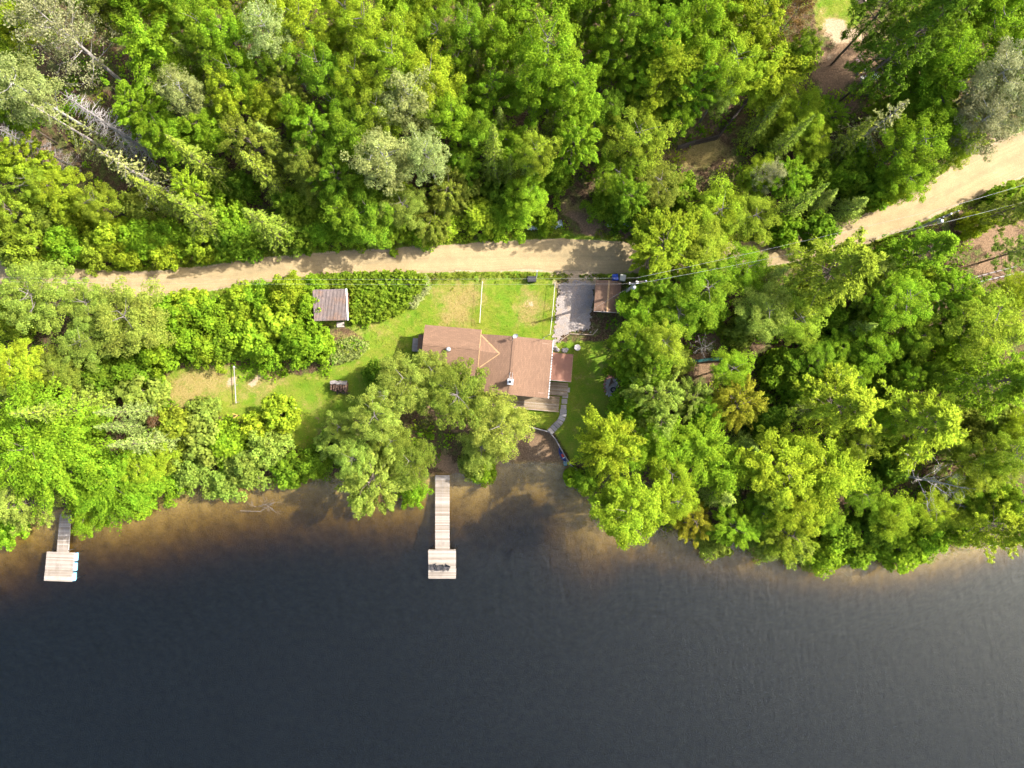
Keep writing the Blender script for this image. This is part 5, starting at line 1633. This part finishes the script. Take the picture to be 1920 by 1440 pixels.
def fillers(rows, n_try=1800, most=75):
    """younger trees that close the canopy between the big ones"""
    rg = random.Random(5)
    pts = [(a, b, r) for k, a, b, r, h, t in rows]
    open_px = [[(300, 690), (690, 600), (800, 500), (1170, 430), (1170, 880), (900, 920), (640, 800), (500, 800), (300, 770)], [(1490, -80), (1660, -80), (1660, 190), (1490, 200)],
               [(1255, 210), (1410, 190), (1400, 330), (1260, 340)], [(1790, 380), (1930, 340), (1930, 540), (1790, 545)], [(1050, 320), (1125, 320), (1125, 470), (1050, 470)], [(540, 470), (820, 470), (820, 640), (540, 640)], [(0, 0), (240, 0), (330, 310), (100, 330), (0, 250)], [(10, 240), (140, 240), (150, 330), (20, 330)]]
    polys = [np.array(q, float) for q in open_px]
    out = []
    for _ in range(n_try):
        a, b = rg.uniform(-20, 1940), rg.uniform(-20, 1000)
        r = rg.uniform(30, 42)
        if b > 880 and a < 1350 or b > 470 and a < 680: continue
        if any(math.hypot(a - p, b - q) < 0.5 * (r + s_) for p, q, s_ in pts): continue
        if any(float(poly_dist(np.array([a]), np.array([b]), q)[0]) > -r * 0.7 for q in polys): continue
        h = rg.uniform(9, 13) if b < 430 else rg.uniform(6, 10)
        x, y = P(a, b, 2.5 + 0.55 * h)
        if road_dist(np.array([x]), np.array([y]))[0] < r * 0.045 or y - np.interp(x, SX, SY) < 2.0: continue
        k = rg.choice('aaasssbb'); t = {'s': ['fir', 'soft'], 'a': ['lime', 'yel', 'bright', 'soft'], 'b': ['lime', 'bright', 'green']}[k]
        out.append((k, a, b, r * (0.85 if k == 's' else 1), h, rg.choice(t)))
        pts.append((a, b, r))
        if len(out) >= most: break
    return out


def zone_of(px, py):
    for i, zn in enumerate(ZONES):
        if zn[0](px, py): return i


def plant_all():
    rg = random.Random(77)
    rows = parse_trees()
    rows = [(k, a, b, r, h * (1.15 if h >= 9 and b < 330 and k not in 'xydt' else 1.0), t) for k, a, b, r, h, t in rows]
    rows += fillers(rows)
    fam = {}
    for i, (k, px, py, r, h, tint) in enumerate(rows):
        zi = zone_of(px, py)
        lm = ZONES[zi][2]
        fam.setdefault((zi, k, tint), []).append((math.hypot(px - lm[0], py - lm[1]), i))
    label = {}
    for (zi, k, tint), v in fam.items():
        v.sort()
        adj, noun = TINT[tint][0], NOUN[k][0]
        if k in 'dxy' and tint == 'grey': adj = 'pale grey'
        for j, (_, i) in enumerate(v):
            phrase, lw_ = ZONES[zi][1], ZONES[zi][3]
            if len(v) == 1: label[i] = f'{adj} {noun} {phrase}'
            else: label[i] = f'{ORD[j]} {adj} {noun} from {lw_}, {phrase}'
    # equal wording from two kinds is told apart by height
    out = []
    for i, (k, px, py, r, h, tint) in enumerate(rows):
        protos = PROTO[k]
        crown, trunk, Rc, H, zc = protos[rg.randrange(len(protos))]
        sz = h / H
        z = 2.5
        for _ in range(3):
            x, y = P(px, py, z + zc * sz)
            z = max(0.05, gz(x, y))
        sx = r * (CAM_H - z - zc * sz) / 1280 / Rc
        if 140 < px < 1150 or px > 1600:                      # nothing grows into the road
            for _ in range(6):
                need = (0.9 if k == 'h' else 0.62) * sx * Rc - float(road_dist(np.array([x]), np.array([y]))[0])
                if need <= 0 or k not in 'h' and need < 0.3: break
                e = 0.3
                gxd = float(road_dist(np.array([x + e]), np.array([y]))[0] - road_dist(np.array([x - e]), np.array([y]))[0])
                gyd = float(road_dist(np.array([x]), np.array([y + e]))[0] - road_dist(np.array([x]), np.array([y - e]))[0])
                nn = math.hypot(gxd, gyd) + 1e-6
                x += gxd / nn * min(need, 0.6); y += gyd / nn * min(need, 0.6)
            z = max(0.05, gz(x, y))
        sx *= {'s': 1.0, 't': 1.0}.get(k, 1.0)
        t = bpy.data.objects.new(NOUN[k][1], None)
        t.empty_display_size = 0.3
        COL.objects.link(t)
        t.location = (x, y, z)
        lean = 0.05 if k in 'bamhc' else 0.025
        t.rotation_euler = (rg.uniform(-lean, lean), rg.uniform(-lean, lean), rg.uniform(0, 6.283))
        t.scale = (sx * rg.uniform(0.94, 1.06), sx * rg.uniform(0.94, 1.06), sz)
        zi = zone_of(px, py)
        tag(t, label[i], 'shrub' if k == 'h' else 'tree', ZONES[zi][4])
        col = TINT[tint][1]
        v = rg.uniform(0.88, 1.12); hshift = rg.uniform(-0.07, 0.07)
        col = (col[0] * v * (1 + hshift), col[1] * v, col[2] * v)
        place('trunk', trunk, t, color=BARK.get(k, (0.13, 0.10, 0.075)))
        if crown: place('crown', crown, t, color=col)
        out.append((x, y, r * 0.06, h))
    return out


PLANTED = plant_all()

# ------------------------------------------------------------------ undergrowth, thicket, grass, reeds
rg = np.random.default_rng(31)
CLEAR = [np.array([P(a, b, 2) for a, b in q]) for q in (
    [(300, 715), (325, 690), (560, 705), (640, 682), (700, 630), (700, 600), (780, 550), (860, 512), (1120, 500), (1130, 640), (1160, 690), (1160, 790), (1110, 870), (1050, 900), (930, 900), (960, 792), (960, 740),
     (780, 700), (720, 740), (640, 790), (570, 830), (490, 790), (400, 780), (320, 760)],
    [(580, 535), (660, 535), (660, 612), (580, 612)],
    [(1520, -60), (1640, -60), (1640, 170), (1590, 180), (1520, 170), (1500, 60)],
    [(1800, 420), (1870, 400), (1925, 430), (1925, 530), (1800, 540)], [(1265, 290), (1340, 264), (1385, 270), (1350, 310), (1290, 330)],
    [(1062, 340), (1120, 340), (1120, 450), (1062, 450)], [(1210, 670), (1370, 665), (1370, 715), (1230, 715)], [(820, 830), (900, 830), (905, 900), (810, 900)], [(25, 255), (120, 250), (130, 310), (40, 320)])]


def free_spots(n, x0, x1, y0, y1, road=0.5):
    x = rg.uniform(x0, x1, n); y = rg.uniform(y0, y1, n)
    ok = (road_dist(x, y) > road) & (y - np.interp(x, SX, SY) > 0.4)
    for c in CLEAR: ok &= poly_dist(x, y, c) < 0.1
    return x[ok], y[ok]


def scatter_clumps(x, y, r, hmax, per, leaf, low=0.1):
    n = len(x)
    z = np.maximum(ground_z(x, y), 0.02)
    ci = np.repeat(np.arange(n), per); N = len(ci)
    g = unit(rg.normal(size=(N, 3))) * rg.uniform(0.2, 1, (N, 1)) ** 0.6
    rr = r * rg.uniform(0.5, 1.3, n)
    c = np.stack([x[ci] + g[:, 0] * rr[ci], y[ci] + g[:, 1] * rr[ci], z[ci] + low + np.abs(g[:, 2]) * (hmax * rg.uniform(0.3, 1, n))[ci]], 1)
    nr = unit(np.array([0, 0, 1.1]) + g * 0.5 + rg.normal(size=(N, 3)) * 0.4)
    s = leaf * rg.uniform(0.6, 1.4, N)
    return leaf_quads(c, nr, s * 1.15, s * 0.8, rg)


parts = {}
x, y = free_spots(5000, -75, 75, -20, 60, 1.3)
pick = rg.random(len(x))
for nm, a, b_, col, r, hm, lf in (('undergrowth', 0.0, 0.42, (0.15, 0.27, 0.012), 1.0, 1.9, 0.22), ('undergrowth', 0.42, 0.72, (0.24, 0.31, 0.02), 0.9, 1.3, 0.19), ('undergrowth', 0.72, 1.0, (0.11, 0.21, 0.011), 1.1, 2.6, 0.23)):
    m = (pick >= a) & (pick < b_)
    V = scatter_clumps(x[m], y[m], r, hm, 28, lf * 1.12)
    o = place(nm, quads_mesh(nm, V, M['leaf']), color=col)
    tag(o, 'low leafy undergrowth covering the forest floor', kind='stuff')
# bushy verge along the road
s_i = rg.integers(0, len(ROAD), 2600); side = rg.choice([-1, 1], 2600)
off = ROAD[s_i, 2] / 2 + np.abs(rg.normal(0, 0.5, 2600)) + 0.15
vx = ROAD[s_i, 0] + nor[s_i, 0] * off * side + rg.normal(0, 0.2, 2600); vy = ROAD[s_i, 1] + nor[s_i, 1] * off * side
ok = (poly_dist(vx, vy, DRIVE) < -0.3) & ~((np.abs(vx - P(1090, 450)[0]) < 1.6) & (side > 0))
V = scatter_clumps(vx[ok], vy[ok], 0.28, 0.30, 12, 0.13, 0.02)
tag(place('verge_weeds', quads_mesh('verge_weeds', V, M['leaf']), color=(0.15, 0.19, 0.02)), 'ragged green weeds fringing the dirt road', kind='stuff')
# broad-leaved thicket round the tin-roofed shed
TH = W([(572, 528), (600, 518), (700, 514), (770, 514), (800, 524), (790, 545), (745, 585), (700, 600), (660, 606), (656, 545), (580, 540)], 2.5)
tx = rg.uniform(TH[:, 0].min(), TH[:, 0].max(), 2600); ty = rg.uniform(TH[:, 1].min(), TH[:, 1].max(), 2600)
ok = (poly_dist(tx, ty, TH) > 0) & (np.hypot(tx - sx, 0) > 0)
bx_, by_ = np.abs(tx - shed.location.x), np.abs(ty - shed.location.y)
ok &= ~((bx_ < 2.1) & (by_ < 2.0))
V = scatter_clumps(tx[ok], ty[ok], 0.5, 1.5, 22, 0.30, 0.2)
tag(place('leafy_thicket', quads_mesh('leafy_thicket', V, M['leaf']), color=(0.150, 0.225, 0.018)), 'tall broad-leaved thicket around the tin-roofed shed', kind='stuff')
TH2 = W([(735, 518), (800, 518), (806, 540), (775, 575), (745, 570)], 2.3)
tx = rg.uniform(TH2[:, 0].min(), TH2[:, 0].max(), 700); ty = rg.uniform(TH2[:, 1].min(), TH2[:, 1].max(), 700)
ok = poly_dist(tx, ty, TH2) > 0
V = scatter_clumps(tx[ok], ty[ok], 0.4, 0.9, 22, 0.16, 0.2)
tag(place('flowering_weeds', quads_mesh('flowering_weeds', V, M['leaf']), color=(0.30, 0.33, 0.13)), 'pale flowering weeds at the end of the thicket', kind='stuff')
TH3 = W([(610, 650), (665, 632), (690, 650), (670, 672), (620, 680)], 2.0)
tx = rg.uniform(TH3[:, 0].min(), TH3[:, 0].max(), 400); ty = rg.uniform(TH3[:, 1].min(), TH3[:, 1].max(), 400)
ok = poly_dist(tx, ty, TH3) > 0
V = scatter_clumps(tx[ok], ty[ok], 0.4, 0.8, 22, 0.17, 0.1)
tag(place('flowering_weeds', quads_mesh('flowering_weeds', V, M['leaf']), color=(0.25, 0.30, 0.08)), 'pale weeds at the tip of the bush belt on lawn', kind='stuff')
# lawn grass: tufts
gxs = []; gys = []
for L in LAWNS:
    k = int(1200 if L is not LAWNS[0] else 26000)
    ax = rg.uniform(L[:, 0].min(), L[:, 0].max(), k); ay = rg.uniform(L[:, 1].min(), L[:, 1].max(), k)
    ok = (poly_dist(ax, ay, L) > -0.3) & (poly_dist(ax, ay, DRIVE) < -0.1) & (road_dist(ax, ay) > 0.1) & (poly_dist(ax, ay, BEACH) < -0.1) & (blob_mask(ax, ay, SAND) < 0.4)
    gxs.append(ax[ok]); gys.append(ay[ok])
ax = np.concatenate(gxs); ay = np.concatenate(gys)
hx = (ax - HO[0]) * CR + (ay - HO[1]) * SR; hy = -(ax - HO[0]) * SR + (ay - HO[1]) * CR
ok = ~((hx > -6.1) & (hx < 10.4) & (hy > -6.6) & (hy < 2.1))
ax, ay = ax[ok], ay[ok]
dryk = blob_mask(ax, ay, DRY)
n = len(ax)
az = ground_z(ax, ay)
up = unit(np.stack([rg.normal(0, 0.9, n), rg.normal(0, 0.9, n), np.full(n, 0.8)], 1))
ln = rg.uniform(0.10, 0.22, n)
sd_ = unit(np.cross(up, rg.normal(size=(n, 3)))) * (ln * 0.22)[:, None]
base = np.stack([ax, ay, az + 0.0], 1)
V = np.stack([base - sd_ * 0.5, base + sd_ * 0.5, base + up * ln[:, None] + sd_ * 0.2, base + up * ln[:, None] - sd_ * 0.2], 1)
for sel, col, lab in ((dryk < 0.35, (0.15, 0.225, 0.014), 'short mown green lawn grass'), (dryk >= 0.35, (0.24, 0.20, 0.05), 'dry straw-coloured lawn grass')):
    tag(place('lawn_grass', quads_mesh('lawn_grass', V[sel], M['leaf']), color=col), lab, kind='stuff')
# reeds and shore weeds at the waterline
rx = rg.uniform(-62, 62, 5200); ry = np.interp(rx, SX, SY) + rg.normal(-0.2, 0.55, 5200)
pxr = rx
ok = (poly_dist(rx, ry, BEACH) < -0.6) & ~((rx > P(795, 900, 0)[0]) & (rx < P(940, 900, 0)[0])) & ~((rx > P(95, 970, 0)[0]) & (rx < P(140, 970, 0)[0]))
rx, ry = rx[ok], ry[ok]
n = len(rx)
up = unit(np.stack([rg.normal(0, 0.7, n), rg.normal(-0.25, 0.7, n), np.full(n, 0.9)], 1)); ln = rg.uniform(0.35, 0.8, n)
sd_ = unit(np.cross(up, rg.normal(size=(n, 3)))) * 0.035
base = np.stack([rx, ry, np.maximum(ground_z(rx, ry), -0.35)], 1)
V = np.stack([base - sd_, base + sd_, base + up * ln[:, None] + sd_ * 0.3, base + up * ln[:, None] - sd_ * 0.3], 1)
tag(place('reeds', quads_mesh('reeds', V, M['leaf']), color=(0.22, 0.20, 0.06)), 'straw-coloured reeds along the waterline', kind='stuff')

# fallen branches in the water
def driftwood(px, py, rz, ln, label, seed):
    q = np.random.default_rng(seed)
    x, y = P(px, py, 0.1)
    b = B()

    def grow(p, d, L, r, k):
        e = p + d * L
        b.tube([tuple(p), tuple((p + e) / 2 + q.normal(size=3) * 0.05 * L), tuple(e)], [r, r * 0.8, r * 0.4], 5, False)
        if k < 3:
            for _ in range(4 if k else 7):
                f = q.uniform(0.3, 1)
                grow(p + (e - p) * f, unit(d + q.normal(size=3) * np.array([0.9, 0.9, 0.35])), L * q.uniform(0.25, 0.45), r * 0.5, k + 1)
    grow(np.array([0, 0, 0.0]), unit(np.array([math.cos(rz), math.sin(rz), 0.08])), ln, 0.045, 0)
    o = b.build('driftwood_branch', M['bark'], None, (x, y, 0.02), color=(0.14, 0.12, 0.11))
    return tag(o, label, 'branch', 'branches fallen in the lake')


driftwood(450, 958, R(14), 4.2, 'pale dead branch lying in shaded water by west shore', 3)
driftwood(1470, 1066, R(95), 2.0, 'grey twiggy branch poking from the east shore bushes', 4)
driftwood(1335, 1032, R(60), 2.2, 'grey twigs hanging over water below the golden bush', 6)
driftwood(1560, 1068, R(150), 2.2, 'straw-grey twigs in the water east of the twiggy branch', 8)
